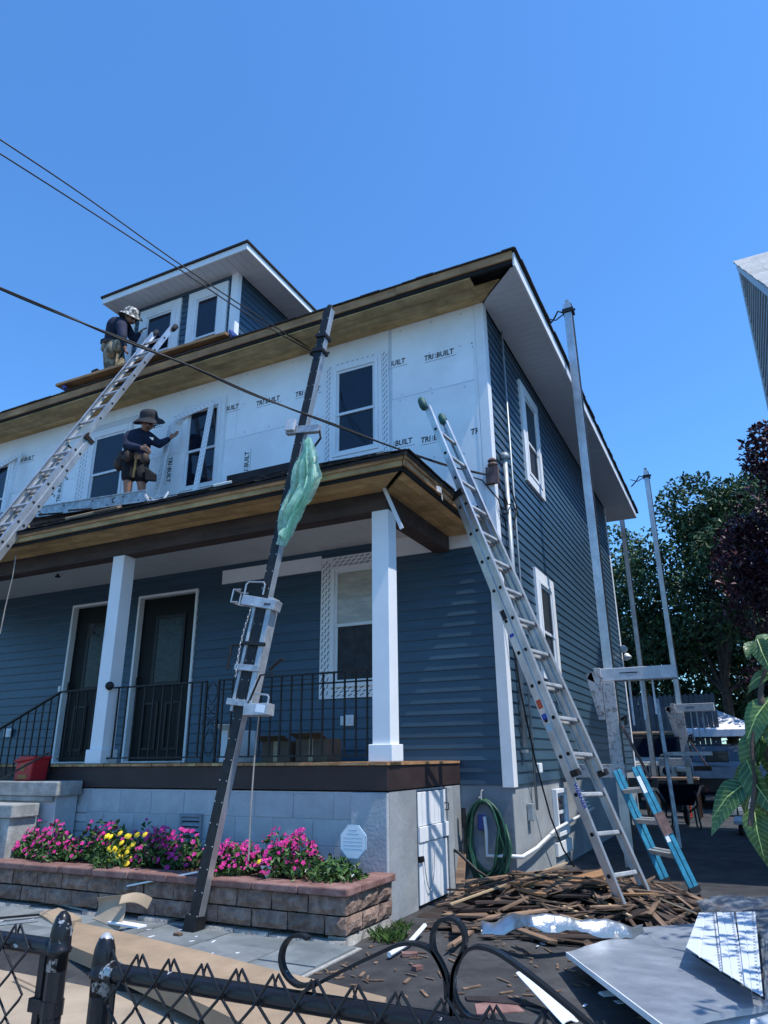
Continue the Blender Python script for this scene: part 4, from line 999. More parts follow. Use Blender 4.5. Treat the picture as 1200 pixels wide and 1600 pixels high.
# ------------------------------------------------------------------ driveway poles
def side_pole(label, x, y, ztop, w=.095, dark=True):
    t = thing('scaffold_pole', label, 'scaffold pole', (x, y, GZ), 'aluminium poles standing along the driveway side')
    MB().box(x-w/2, x+w/2, y-w/2, y+w/2, GZ, ztop).build('pole_tube', M['alum'], t, bevel=.004)
    MB().box(x+w/2+.0005, x+w/2+.008, y-w/2+.003, y+w/2-.003, GZ+.02, ztop-.01).build('rubber_face', M['poleblack'], t)
    MB().box(x-w/2-.02, x+w/2+.03, y-w/2-.02, y+w/2+.02, ztop-.16, ztop-.10).build('collar', M['iron'], t)
    MB().box(x-.03, x+.03, y-.02, y+.02, ztop, ztop+.08).build('pole_top', M['steel'], t)
    MB().tube([(x-.05, y, ztop-.13), (x-.14, y-.05, ztop-.10), (x-.22, y-.02, ztop-.2), (x-.34, y, ztop-.30)], .014, 5).tube([(x-.05, y, ztop-.13), (x-.20, y+.03, ztop-.19), (x-.34, y, ztop-.13)], .010, 5).tube([(x+.06, y, ztop-.13), (x+.10, y, ztop-.10)], .02, 5).build('tie_hook', M['iron'], t)
    return t
P1x, P1y = .71, 2.05
sp1 = side_pole('tall white aluminium pole nearest the camera, tied to the side eave', P1x, P1y, 6.62, .11)
side_pole('far aluminium pole right of the eave, holding the outer platform bracket', 1.02, 8.2, 6.15)
side_pole('farthest thin aluminium pole, passing behind the corner of the side eave', .20, 9.9, 6.0)
def jack(x, y, z, L, label, s=1.):
    t = thing('pump_jack', label, 'pump jack', (x, y, z-1.2*s))
    a = MB().box(x-.10, x+L, y-.075, y-.005, z-.10, z+.05).build('platform_arm', M['polepaint'], t, bevel=.006)
    MB().box(x+.18*L, x+.45*L, y-.077, y-.075, z-.02, z-.008).build('arm_slot', M['dark'], a)
    MB().box(x-.10, x+L, y+.055, y+.125, z-.10, z+.05).build('platform_arm', M['polepaint'], t, bevel=.006)
    MB().box(x-.16, x-.08, y-.10, y+.12, z-.55, z+.06).build('side_plate', M['worn'], t, bevel=.004)
    MB().bar((x-.08,y-.09,z-.1), (x-.22,y-.09,z-.02), .03, .10).bar((x-.22,y-.09,z+.0), (x-.12,y-.09,z-.5), .03, .08).build('knee_brace', M['worn'], t)
    MB().box(x-.075, x+.07, y-.10, y-.07, z-1.15*s, z-.11).build('jack_body', M['worn'], t, bevel=.004)
    MB().box(x+.055, x+.065, y-.07, y+.10, z-1.0*s, z-.11).build('jack_side', M['iron'], t)
    MB().box(x-.50, x+.08, y-.12, y-.02, z-1.20*s, z-1.05*s).build('foot_bracket', M['worn'], t, bevel=.006)
    MB().tube([(x-.45,y-.13,z-1.08*s), (x-.45,y-.13,z-.98*s), (x-.30,y-.13,z-.98*s), (x-.30,y-.13,z-1.06*s)], .008, 5).build('hoop', M['steel'], t)
    MB().tube([(x+.10,y-.08,z-.55), (x+.16,y-.12,z-.52), (x+.15,y-.12,z-.62)], .02, 6).build('crank_handle', M['iron'], t)
    MB().bar((x+.10,y-.1,z-.62), (x+.36,y-.1,z-1.25*s), .08, .025, (1,0,0)).build('foot_lever', M['rust'], t, bevel=.003)
    MB().box(x+.10, x+.42, y-.14, y-.05, z-1.30*s, z-1.2*s).build('lever_joint', M['iron'], t, bevel=.01)
    for k, q in enumerate((.28, .45, .62)):
        MB().box(x+L*q, x+L*q+.022, y+.0, y+.022, z-.62+.06*k, z-.10).build('guard_bar', M['polepaint'], t)
    return t
jack(P1x, P1y-.06, 1.22, .78, 'white steel pump jack with long platform arm on the nearest driveway pole')
jack(1.02, 8.14, 1.15, .62, 'grey pump jack arm on the far driveway pole above the white canopy', .9)
tag(MB().bar((1.06,4.1,GZ), (1.0,4.3,1.05), .05, .05).bar((1.05,4.1,.28), (1.65,4.1,.28), .09, .05).build('guard_post', M['steel']), 'grey steel post with side arm standing before the white jeep', 'post')

# ------------------------------------------------------------------ people
def skin_obj(name, pts, edges, m, parent, root, voxel=.011):
    """one continuous surface grown round the skeleton: tapered capsules fused and smoothed"""
    b = MB(); av = lambda r: sum(r)/2 if isinstance(r, tuple) else r
    for k0, k1 in edges:
        p0, p1 = V(pts[k0][0]), V(pts[k1][0]); r0, r1_ = av(pts[k0][1]), av(pts[k1][1]); d = p1-p0; L = max(d.length, 1e-4); d = d/L; prof = []
        for q in range(5): t = math.pi/2*q/4; prof.append((max(.0005, r0*math.sin(t)), -r0*math.cos(t)))
        for q in range(1, 4): prof.append((r0+(r1_-r0)*q/4, L*q/4))
        for q in range(5): t = math.pi/2*q/4; prof.append((max(.0005, r1_*math.cos(t)), L+r1_*math.sin(t)))
        b.lathe(prof, p0, 12, d)
    me, loc = b.mesh(name, m, False, False)
    o = bpy.data.objects.new(name, me); COL.objects.link(o)
    mo = o.modifiers.new('fuse', 'REMESH'); mo.mode = 'VOXEL'; mo.voxel_size = voxel; mo.use_smooth_shade = True
    sm = o.modifiers.new('smooth', 'SMOOTH'); sm.factor = .5; sm.iterations = 5
    bpy.context.view_layer.update(); dg = bpy.context.evaluated_depsgraph_get()
    m2 = bpy.data.meshes.new_from_object(o.evaluated_get(dg)); bpy.data.objects.remove(o)
    m2.materials.clear(); m2.materials.append(m)
    m2.polygons.foreach_set('use_smooth', [True]*len(m2.polygons))
    return link(name, m2, (0,0,0), parent)
def hand(pts, edges, pre, wrist, d, side, curl):
    """palm and five bent fingers growing from joint `wrist` along d; side = towards the thumb, curl = towards the palm"""
    d, sd_, cu = V(d).normalized(), V(side).normalized(), V(curl).normalized(); W_ = pts[wrist][0]
    pts[pre+'p'] = (W_+d*.055, (.030, .022)); edges.append((wrist, pre+'p'))
    for i, (o, l) in enumerate(((.030,.070),(.010,.080),(-.010,.074),(-.030,.060))):
        a = W_+d*.095+sd_*o; b_ = a+d*l*.5+cu*.012; c = b_+d*l*.32+cu*l*.5
        for q, (P, r) in enumerate(((a,.0105),(b_,.0095),(c,.008))): pts[pre+f'f{i}{q}'] = (P, r)
        edges += [(pre+'p', pre+f'f{i}0'), (pre+f'f{i}0', pre+f'f{i}1'), (pre+f'f{i}1', pre+f'f{i}2')]
    a = W_+d*.045+sd_*.042; b_ = a+d*.035+sd_*.018+cu*.012
    pts[pre+'t0'] = (a, .012); pts[pre+'t1'] = (b_, .0095); edges += [(pre+'p', pre+'t0'), (pre+'t0', pre+'t1')]
def v_(p): return Vector(p)
def face(parent, H, fwd, up, R=.105):
    """eyes, brows, nose wings and mouth on a head centred H looking along fwd"""
    f, u = V(fwd).normalized(), V(up).normalized(); u = (u-f*u.dot(f)).normalized(); s = f.cross(u)
    for k in (-1, 1):
        MB().lathe([(.0,-.008),(.012,-.004),(.014,.002),(.0,.008)], H+f*R*.86+s*k*.034+u*.012, 8, f).build('eye', M['black'], parent, smooth=True)
        MB().bar(H+f*R*.93+s*k*.02+u*.034, H+f*R*.82+s*k*.055+u*.034, .012, .010, f).build('eyebrow', M['black'], parent)
        MB().lathe([(.0,-.012),(.026,-.006),(.030,.006),(.0,.012)], H+s*k*R*.86-f*.005, 8, s).build('ear', M['skin'], parent, smooth=True)
    MB().tube([H+f*R*.92+u*.02, H+f*(R+.022)-u*.018, H+f*R*.90-u*.03], [.010,.017,.012], 7).build('nose', M['skin'], parent, smooth=True)
    MB().bar(H+f*R*.90-s*.026-u*.052, H+f*R*.90+s*.026-u*.052, .010, .010, f).build('mouth', M['leather'], parent)
def sun_hat(parent, H, axis, m, R=.21, r=.112, droop=.05, h=.10, lean=(0,0,0)):
    ax = V(axis).normalized(); a = ax.orthogonal().normalized(); b_ = ax.cross(a); n = 26; vs = []; fs = []
    prof = [(R, -droop), (R*.86, -droop*.45), (r*1.12, .0), (r*1.06, .03), (r, h*.75), (r*.72, h*1.06), (r*.3, h*1.16), (.002, h*1.18)]
    prof2 = [(R-.004, -droop-.006), (R*.85, -droop*.45-.008), (r*1.05, -.008), (r*.9, .05)]
    for pr2 in (prof, prof2):
        k0 = len(vs)
        for q, (rr_, z) in enumerate(pr2):
            for k in range(n):
                t = 2*math.pi*k/n; w = 1+.05*math.sin(2*t+.6)*(rr_ > r*1.1); vs.append(V(H)+ax*(z+.022*math.sin(2*t)*(rr_ > r*1.1)*(rr_/R))+(a*math.cos(t)+b_*math.sin(t))*rr_*w)
        for q in range(len(pr2)-1):
            for k in range(n):
                k2 = (k+1) % n; f = (k0+q*n+k, k0+q*n+k2, k0+q*n+n+k2, k0+q*n+n+k); fs.append(f if pr2 is prof else tuple(reversed(f)))
    return MB().add(vs, fs).build('sun_hat', m, parent, smooth=True)

# worker standing on the porch roof
w1 = thing('person', 'worker in black shorts and wide dark sun hat standing on the porch roof', 'person', (-4.8, -.5, 3.58))
yb = -.50
J = {'pel': (v_((-5.032, -0.500, 4.218)), (.165,.145)), 'wai': (v_((-5.038, -0.500, 4.348)), (.185,.165)), 'che': (v_((-5.040, -0.480, 4.556)), (.195,.165)), 'nb': (v_((-4.965, -0.500, 4.682)), .085), 'nk': (v_((-4.911, -0.510, 4.717)), .055),
     'hd': (v_((-4.837, -0.530, 4.762)), (.088,.10)), 'ht': (v_((-4.825, -0.530, 4.850)), (.085,.092)),
     'sL': (v_((-5.118, -0.560, 4.630)), .09), 'eL': (v_((-5.024, -0.680, 4.411)), .068), 'wL': (v_((-4.695, -0.720, 4.295)), .034),
     'sR': (v_((-4.900, -0.420, 4.621)), .085), 'eR': (v_((-4.771, -0.340, 4.526)), .06), 'wR': (v_((-4.677, -0.260, 4.620)), .033),
     'hL': (v_((-5.046, -0.560, 4.149)), .092), 'kL': (v_((-5.039, -0.580, 3.919)), .066), 'aL': (v_((-5.051, -0.540, 3.649)), .042), 'tL': (v_((-4.870, -0.620, 3.536)), .040),
     'hR': (v_((-4.980, -0.460, 4.174)), .092), 'kR': (v_((-4.887, -0.480, 3.907)), .064), 'aR': (v_((-4.883, -0.440, 3.681)), .042), 'tR': (v_((-4.686, -0.520, 3.584)), .040)}
E_ = [('pel','wai'),('wai','che'),('che','nb'),('nb','nk'),('nk','hd'),('hd','ht'),('nb','sL'),('sL','eL'),('eL','wL'),('nb','sR'),('sR','eR'),('eR','wR'),
      ('pel','hL'),('hL','kL'),('kL','aL'),('aL','tL'),('pel','hR'),('hR','kR'),('kR','aR'),('aR','tR')]
body_j = {k: (p, tuple(x*.86 for x in r) if isinstance(r, tuple) else (r*.86 if k[0] in 'esw' or k in ('pel','wai','che','nb') else r)) for k, (p, r) in J.items()}
body_e = list(E_)
hand(body_j, body_e, 'lh', 'wL', (.9,-.1,-.35), (.2,-.3,.9), (0,.7,-.6)); hand(body_j, body_e, 'rh', 'wR', (.55,.4,.6), (-.6,.1,.6), (.6,-.6,0))
skin_obj('body', body_j, body_e, M['skin'], w1, 'pel', .0065)
cl = {k: J[k] for k in ('pel','wai','che','nb','sL','eL','wL','sR','eR','wR')}
for k in ('wL','wR'): cl[k] = (J[k][0]*.93+J['e'+k[1]][0]*.07, .040)
cl['nb'] = (J['nb'][0]-Vector((0,0,.02)), .095)
skin_obj('shirt', cl, [e for e in E_ if e[0] in cl and e[1] in cl], M['navy'], w1, 'pel')
sh = {k: J[k] for k in ('pel','wai','hL','kL','hR','kR')}; sh['pel'] = (J['pel'][0], (.185,.165)); sh['wai'] = (J['wai'][0]-Vector((0,0,.06)), (.185,.165))
for k in ('L','R'): sh['h'+k] = (J['h'+k][0], .128); sh['k'+k] = (J['k'+k][0]+Vector((0,0,.07)), .100)
skin_obj('shorts', sh, [('wai','pel'),('pel','hL'),('hL','kL'),('pel','hR'),('hR','kR')], M['black'], w1, 'pel')
for k in 'LR':
    a, t_ = J['a'+k][0], J['t'+k][0]
    MB().tube([a+Vector((-.04,.03,-.02)), a+Vector((0,0,-.025)), t_+Vector((.02,-.02,-.0)), t_+Vector((.06,-.05,-.01))], [.04,.055,.05,.03], 8).build('shoe', M['leather'], w1, smooth=True)
face(w1, J['hd'][0]+Vector((0,0,.0)), (.72,-.62,-.30), (.25,-.1,1))
sun_hat(w1, J['ht'][0]+Vector((-.005,0,.015)), (.20,-.42,.9), M['hat'], .215, .118, .06, .115)
MB().prism([v_((-4.637, -0.660, 4.472)), v_((-4.564, -0.660, 4.446)), v_((-4.571, -0.660, 4.409)), v_((-4.609, -0.660, 4.437))], (0,-.01,0)).build('shirt_emblem', M['petalw'], w1)
wc = J['wai'][0]-Vector((0,0,.10)); b = MB(); ring = [wc+Vector((.205*math.cos(t), .185*math.sin(t), .01*math.sin(2*t))) for t in [k*2*math.pi/18 for k in range(19)]]
tb = b.ribbon(ring, (0,0,.06), .012).build('tool_belt', M['leather'], w1)
for px, py, yy, s in ((193,715,-.60,1.),(187,725,-.62,1.),(201,711,-.70,.8),(228,716,-.62,.75)):
    c = v_((0,0,0)); c = {193: v_((-5.159, -0.600, 4.284)), 187: v_((-5.185, -0.620, 4.193)), 201: v_((-4.940, -0.700, 4.229)), 228: v_((-4.684, -0.640, 4.162))}[px]
    MB().tube([c+Vector((0,0,.09*s)), c+Vector((-.01,-.01,.04*s)), c+Vector((-.01,-.015,-.05*s)), c+Vector((0,0,-.10*s))], [.05*s,.075*s,.07*s,.03*s], 8).build('tool_pouch', M['leather'], w1, smooth=True)
MB().bar(v_((-4.824, -0.680, 4.184)), v_((-4.841, -0.680, 3.902)), .028, .020, (1,0,0)).build('hammer_handle', M['handle'], w1, bevel=.006)
MB().prism([v_((-4.790, -0.560, 4.108)), v_((-4.632, -0.500, 3.985)), v_((-4.629, -0.500, 3.871)), v_((-4.748, -0.560, 3.890))], (.0,.05,0)).build('side_pouch', M['black'], w1, bevel=.015)

# worker on the main roof by the dormer
w2 = thing('person', 'worker in white patterned hat and camouflage trousers bent towards the dormer window', 'person', (-6.2, .0, 6.0))
J = {'pel': (v_((-6.407, 0.020, 6.745)), (.15,.13)), 'wai': (v_((-6.426, 0.020, 6.950)), (.165,.15)), 'che': (v_((-6.369, 0.000, 7.186)), (.185,.165)), 'nb': (v_((-6.252, 0.000, 7.276)), .085), 'nk': (v_((-6.164, 0.000, 7.274)), .055),
     'hd': (v_((-6.058, 0.000, 7.240)), (.092,.10)), 'ht': (v_((-6.056, 0.000, 7.328)), (.088,.09)),
     'sL': (v_((-6.073, -0.160, 6.997)), .09), 'eL': (v_((-5.962, -0.200, 6.732)), .07), 'wL': (v_((-5.939, -0.160, 6.592)), .034),
     'sR': (v_((-6.320, 0.140, 7.268)), .085), 'eR': (v_((-6.118, 0.160, 6.952)), .065), 'wR': (v_((-6.126, 0.260, 7.127)), .034),
     'hL': (v_((-6.347, -0.070, 6.604)), .10), 'kL': (v_((-6.257, -0.100, 6.249)), .085), 'aL': (v_((-6.315, -0.020, 5.997)), .05), 'tL': (v_((-6.120, -0.080, 5.882)), .045),
     'hR': (v_((-6.398, 0.100, 6.713)), .10), 'kR': (v_((-6.280, 0.080, 6.375)), .085), 'aR': (v_((-6.355, 0.160, 6.146)), .05), 'tR': (v_((-6.171, 0.120, 6.054)), .045)}
body_j = {k: (p, tuple(x*.86 for x in r) if isinstance(r, tuple) else r*.86) for k, (p, r) in J.items()}
body_e = list(E_)
hand(body_j, body_e, 'lh', 'wL', (.25,-.1,-.9), (.6,-.6,.1), (.6,.5,0)); hand(body_j, body_e, 'rh', 'wR', (.3,.3,.85), (-.7,.3,0), (.7,.5,.1))
skin_obj('body', body_j, body_e, M['skin'], w2, 'pel', .0065)
cl = {k: J[k] for k in ('pel','wai','che','nb','sL','eL','wL','sR','eR','wR')}
for k in ('wL','wR'): cl[k] = (J[k][0]*.93+J['e'+k[1]][0]*.07, .042)
skin_obj('shirt', cl, [e for e in E_ if e[0] in cl and e[1] in cl], M['navy'], w2, 'pel')
tr = {k: J[k] for k in ('pel','wai','hL','kL','aL','hR','kR','aR')}; tr['pel'] = (J['pel'][0], (.165,.15)); tr['wai'] = (J['wai'][0]-Vector((0,0,.05)), (.15,.14))
for k in 'LR': tr['h'+k] = (J['h'+k][0], .125); tr['k'+k] = (J['k'+k][0], .105); tr['a'+k] = (J['a'+k][0]+Vector((0,0,.03)), .085)
skin_obj('trousers', tr, [('wai','pel'),('pel','hL'),('hL','kL'),('kL','aL'),('pel','hR'),('hR','kR'),('kR','aR')], M['camo'], w2, 'pel')
for k in 'LR':
    a, t_ = J['a'+k][0], J['t'+k][0]
    MB().tube([a+Vector((-.05,.02,-.02)), a+Vector((0,0,-.02)), t_+Vector((.02,-.02,.0)), t_+Vector((.06,-.04,-.01))], [.04,.06,.055,.03], 8).build('shoe', M['leather'], w2, smooth=True)
face(w2, J['hd'][0], (.80,-.12,-.58), (.5,0,.85))
sun_hat(w2, J['ht'][0]+Vector((-.015,0,.02)), (.36,-.16,.92), M['hatw'], .20, .115, .06, .10)
wc = J['wai'][0]-Vector((0,0,.10)); ring = [wc+Vector((.18*math.cos(t), .17*math.sin(t), 0)) for t in [k*2*math.pi/18 for k in range(19)]]
MB().ribbon(ring, (0,0,.055), .012).build('tool_belt', M['leather'], w2)
for c, s in ((v_((-6.198, -0.160, 6.620)), 1.1), (v_((-6.047, -0.170, 6.630)), .9), (v_((-6.491, -0.050, 6.817)), .9)):
    MB().tube([c+Vector((0,0,.12*s)), c+Vector((-.0,-.02,.05*s)), c+Vector((0,-.03,-.10*s)), c+Vector((0,0,-.16*s))], [.05*s,.08*s,.075*s,.03*s], 8).build('tool_pouch', M['camo'], w2, smooth=True)
MB().box(*[x for c in [v_((-6.547, -0.080, 6.903))] for x in (c.x-.05, c.x+.04, c.y-.03, c.y+.03, c.z-.04, c.z+.05)]).build('belt_phone', M['black'], w2, bevel=.008)
MB().tube([J['wL'][0]+Vector((.03,-.02,-.06)), J['wL'][0]+Vector((-.0,-.03,-.16)), J['wL'][0]+Vector((-.06,-.03,-.24))], [.014,.016,.010], 6).build('tool_handle', M['black'], w2)

# things on the roofs
RTY = -.44
pk = MB().bar(v_((-6.915, -0.440, 5.930)), v_((-3.524, -0.440, 5.870)), .26, .045).build('roof_plank', M['fascia'], bevel=.004); tag(pk, 'long brown plank laid along the main roof edge below the dormer', 'plank')
for p, q in ((v_((-6.650, -0.580, 5.792)), v_((-6.918, -0.440, 6.013))), (v_((-3.350, -0.580, 5.735)), v_((-3.544, -0.440, 5.970)))):
    tag(MB().bar(p, q, .05, .05).bar(q, q+Vector((0,.2,-.02)), .05, .04).build('roof_bracket', M['plastblue']), 'blue roof bracket at the left end of the roof plank' if p.x < -6 else 'blue roof bracket at the right end of the roof plank', 'bracket')
tag(MB().bar(v_((-6.407, -0.300, 6.137)), v_((-6.281, -0.300, 6.150)), .10, .07).build('shingle_bundle', M['black'], bevel=.01), 'small black bundle on the roof plank left of the bent worker', 'bundle')
# aluminium plank on the porch roof
ap = thing('work_plank', 'grey aluminium work plank lying on the porch roof in front of the standing worker', 'plank', (-5.2, -1.0, 3.3))
a, c = Vector((-6.9,-1.05,3.475)), Vector((-4.02,-1.05,3.315))
MB().bar(a, c, .30, .012).build('plank_deck', M['steel'], ap)
for o in (-.15, .15):
    MB().bar(a+Vector((0,o,-.0)), c+Vector((0,o,0)), .012, .155).build('side_channel', M['steel'], ap, bevel=.003)
for o in (-.072, .072):
    MB().bar(a+Vector((0,-.16,o)), c+Vector((0,-.16,o)), .016, .014).build('channel_lip', M['steel'], ap)
for k in range(11):
    p = lerp(a, c, .04+k*.092); 
    MB().lathe([(.0,-.002),(.010,.0),(.010,.006),(.0,.008)], p+Vector((0,-.158,.035 if k % 2 else -.045)), 7, (0,-1,0)).build('bolt', M['iron'], ap)
    MB().bar(p+Vector((0,-.16,-.07)), p+Vector((.0,-.50,-.20)), .022, .022).build('rung', M['iron'], ap) if k in (3,5,7) else None
text('plank_lettering', 'CEO', .11, M['iron'], lerp(a, c, .80)+Vector((0,-.157,-.035)), (1,0,-.055), (0,0,1), ap)
MB().box(c.x+.0, c.x+.32, -1.02, -.86, c.z-.07, c.z+.02).build('plank_end', M['steel'], ap, bevel=.004)
MB().tube([c+Vector((0,-.16,0)), c+Vector((.10,-.2,-.10)), c+Vector((.3,-.16,-.12)), c+Vector((.33,-.12,.0))], .022, 6).build('end_hook', M['alumold'], ap)
def zroof(y): return za+(y-ya)*RS
for k, (x, y, L_, a_, m, lab) in enumerate(((-4.55,-1.62,.42,.5,'paleWood','pale split board end lying on the porch roof below the work plank'),(-4.25,-1.55,.35,.1,'scrap','brown split board lying on the porch roof below the work plank'),(-5.5,-1.75,.3,-.1,'paleWood','thin pale chip at the porch roof edge left of the split boards'),(-3.1,-.9,.22,.7,'petalw','torn white paper scrap on the porch roof near the roof apron'))):
    d = Vector((math.cos(a_), math.sin(a_)*.9, math.sin(a_)*.9*RS))*L_*.5; P = Vector((x, y, zroof(y)+.035))
    tag(MB().bar(P-d, P+d, .09, .03, (0,-RS,1)).build('wood_scrap' if m != 'petalw' else 'paper_scrap', M[m], bevel=.004), lab, 'scrap')
# trim frame the worker is fitting
def tilted_frame(corners, w, label):
    t = thing('casing_frame', label, 'window casing', tuple(corners[3]))
    for i in range(4):
        a, c = V(corners[i]), V(corners[(i+1) % 4]); st_ = MB().bar(a, c, w, .018, (0,-1,0)).build('casing_strip', M['white'], t)
        b = MB(); d = (c-a).normalized(); u = d.cross(Vector((0,-1,0))).normalized(); n = u.cross(d); n = n if n.y < 0 else -n; s = .05; L_ = (c-a).length
        while s < L_-.08:
            for r in (-1, 1):
                P = a+d*(s+(.02 if r > 0 else 0))+u*r*w*.22+n*.0098; b.prism([P-u*.014, P+d*.045+u*.0, P+d*.045+u*.007, P-u*.007], n*.001)
            s += .075
        tag(b.build('nail_slot_shade', M['slot'], st_), kind='stuff')  # raised dashes, hole shade given by their grey
    return t
tilted_frame([(-4.791, -0.120, 5.017), (-4.059, -0.120, 5.113), (-4.040, -0.340, 3.568), (-4.774, -0.300, 3.709)], .085, 'white perforated window casing frame tilted in the hands of the worker on the porch roof')
tilted_frame([(-9.432, -0.120, 4.805), (-8.146, -0.100, 5.170), (-8.011, -0.340, 3.964), (-8.957, -0.300, 3.639)], .07, 'white window casing frame hanging askew at the left edge')

# ------------------------------------------------------------------ wires
def wire(pts, r, label, name='overhead_wire', group=None, m='cable', n=6):
    P = [V(p) for p in pts]; out = []
    for i in range(len(P)-1):                        # Catmull-Rom
        p0, p1, p2, p3 = P[max(i-1,0)], P[i], P[i+1], P[min(i+2, len(P)-1)]
        for k in range(6):
            t = k/6; out.append(.5*((2*p1)+(p2-p0)*t+(2*p0-5*p1+4*p2-p3)*t*t+(3*p1-p0-3*p2+p3)*t**3))
    out.append(P[-1]); return tag(MB().tube(out, r, n).build(name, M[m], smooth=True), label, 'cable', group)
wire(((-3.995, -4.200, 6.400), (-3.606, -4.000, 6.084), (-3.472, -3.100, 6.099), (-3.077, -2.100, 5.830), (-2.592, -1.100, 5.529), (-2.400, -0.060, 5.550)), .008, 'upper of the two thin wires crossing in front of the dormer', group='overhead wires from the street')
wire(((-3.927, -4.200, 6.172), (-3.553, -4.000, 5.878), (-3.440, -3.100, 5.927), (-3.066, -2.100, 5.744), (-2.587, -1.100, 5.452), (-2.388, -0.060, 5.506)), .008, 'lower of the two thin wires crossing in front of the dormer', group='overhead wires from the street')
main = [(-1.846, -5.000, 3.163), (-1.753, -4.800, 3.146), (-1.781, -4.300, 3.264), (-1.564, -3.900, 3.204), (-1.340, -3.450, 3.176), (-1.126, -2.900, 3.142), (-0.791, -2.200, 3.096), (-0.553, -1.500, 3.123), (-0.298, -0.800, 3.158), (-0.140, -0.350, 3.200), (-0.039, -0.050, 3.252)]
wire(main, .0085, 'thick twisted service cable sagging from the left to the house corner', group='overhead wires from the street')
mm = [V(p)+Vector((0, .012*math.sin(i*2.), .016*math.cos(i*2.))) for i, p in enumerate(main)]
wire(mm, .006, 'thin bare wire twisted round the thick service cable', group='overhead wires from the street')
ins = MB().box(-.05, .09, -.09, -.037, (-0.056, 0.000, 3.250)[2]-.12, (-0.056, 0.000, 3.250)[2]+.08).lathe([(.04,0),(.06,.02),(.04,.05),(.055,.07),(.03,.10)], (.03,-.07,(-0.056, 0.000, 3.250)[2]+.08), 10).build('service_bracket', M['rust'], house)
zb_ = (-0.056, 0.000, 3.250)[2]
for k, pts in enumerate((((.06,-.06,zb_), (.10,.05,zb_-.25), (.06,.25,zb_-.35), (.05,.36,zb_-.1), (.05,.33,zb_+.05)), ((.06,-.07,zb_-.05), (.12,.12,zb_-.32), (.08,.5,zb_-.20), (.05,.8,zb_-.25), (.04,.7,zb_-.05)), ((-.3,-.05,zb_+.05), (-.1,-.08,zb_-.06), (.06,-.03,zb_-.3), (.06,.2,zb_-.55)), ((.06,.42,zb_+.1), (.09,.62,zb_-.2), (.05,.5,zb_-.55), (.05,.45,zb_-.7)))):
    q = MB().tube(pts, .008, 5).build('service_loop', M['cable'], house)
def sy(p): return p[1]
y1_ = (-0.000, 0.348, 3.245)[1]; y2_ = (0.000, 0.613, 5.111)[1]
MB().tube([(.06, y1_, (0.000, 0.393, 3.572)[2]), (.055, y1_, (0.000, 0.342, 0.370)[2])], .030, 8).lathe([(.03,0),(.055,.01),(.06,.05),(.03,.09)], (.06, y1_, (0.000, 0.393, 3.572)[2]), 8).build('conduit', M['conduit'], house, smooth=True)
MB().tube([(.05, y2_+.06, (0.000, 0.716, 5.606)[2]), (.045, y2_+.06, (0.000, 0.408, -0.261)[2])], .014, 6).build('conduit', M['conduit'], house, smooth=True)
for z in (.3, 1.6, 2.9): MB().box(.02, .075, y1_-.05, y1_+.05, z, z+.03).build('conduit_strap', M['steel'], house)
q = (0.000, 0.496, -0.291); MB().box(.0, .06, q[1]-.05, q[1]+.05, q[2]-.06, q[2]+.10).build('junction_box', M['conduit'], house, bevel=.006)
q = (0.000, 0.880, 0.144); MB().box(.02, .07, q[1]-.06, q[1]+.06, q[2]-.05, q[2]+.05).build('wall_outlet', M['white'], house, bevel=.01)
tag(MB().tube([(.07,-.06,2.3), (.08,-.02,1.6), (.09,.2,.9), (.10,.55,.2), (.11,.95,-.35), (.12,1.35,-.7), (.14,1.7,GZ+.02)], .010, 6).build('power_cord', M['cable'], smooth=True), 'black cord hanging down the house corner to the driveway', 'cord')
tag(MB().tube([(-4.982, -2.100, 2.462), (-4.977, -2.100, 2.223), (-5.014, -2.100, 1.864), (-5.025, -2.100, 1.582)], .006, 5).build('cord', M['rope']), 'thin grey cord hanging below the porch eave at the far left', 'cord')
fl = MB().lathe([(.02,0),(.05,.02),(.085,.11),(.08,.12),(.0,.10)], (.10, 8.45, 2.28), 12, (.35,-.25,-.9)).lathe([(.02,0),(.05,.02),(.085,.11),(.08,.12),(.0,.10)], (.06, 8.40, 2.42), 12, (.2,-.6,-.5)).tube([(.02,8.4,2.42),(.10,8.42,2.42)], .03, 6).build('flood_light', M['white'], house, smooth=True)

# ------------------------------------------------------------------ things by the basement door and hose wall
hs = thing('garden_hose', 'coiled green garden hose hanging on the grey wall beside the basement door', 'hose', (-.26, -.1, GZ))
hk = (-0.298, -0.050, -0.146)
c0 = Vector((-0.274, -0.090, -0.506)); rg = random.Random(3); b = []
for k in range(9):
    rx2, rz2 = .155+rg.uniform(-.03,.05), .33+rg.uniform(-.03,.07); pts = []
    top = hk[2]+.02-.012*k*.3
    for q in range(25):
        t = math.pi/2+2*math.pi*q/24; pts.append((c0.x+rx2*math.cos(t)+rg.uniform(-.006,.006)+.03*(math.sin(t) < 0)*math.sin(k), -.05-.012*(k % 5)-.01, top-rz2+rz2*math.sin(t)))
    b.append(MB().tube(pts, .0135, 7, False).build('hose_loop', M['hose'], hs, smooth=True))
MB().tube([(c0.x-.14, -.10, hk[2]-.55), (c0.x-.02, -.14, GZ+.10), (c0.x+.18, -.2, GZ+.05), (c0.x+.26, -.12, -.55), (c0.x+.2, -.08, hk[2]-.2)], .0135, 7).build('hose_end', M['hose'], hs, smooth=True)
MB().tube([(c0.x-.03, -.01, hk[2]+.10), (c0.x-.03, -.06, hk[2]+.09), (c0.x-.03, -.09, hk[2]-.0), (c0.x-.03, -.12, hk[2]+.04)], .010, 6).build('hose_hook', M['steel'], hs)
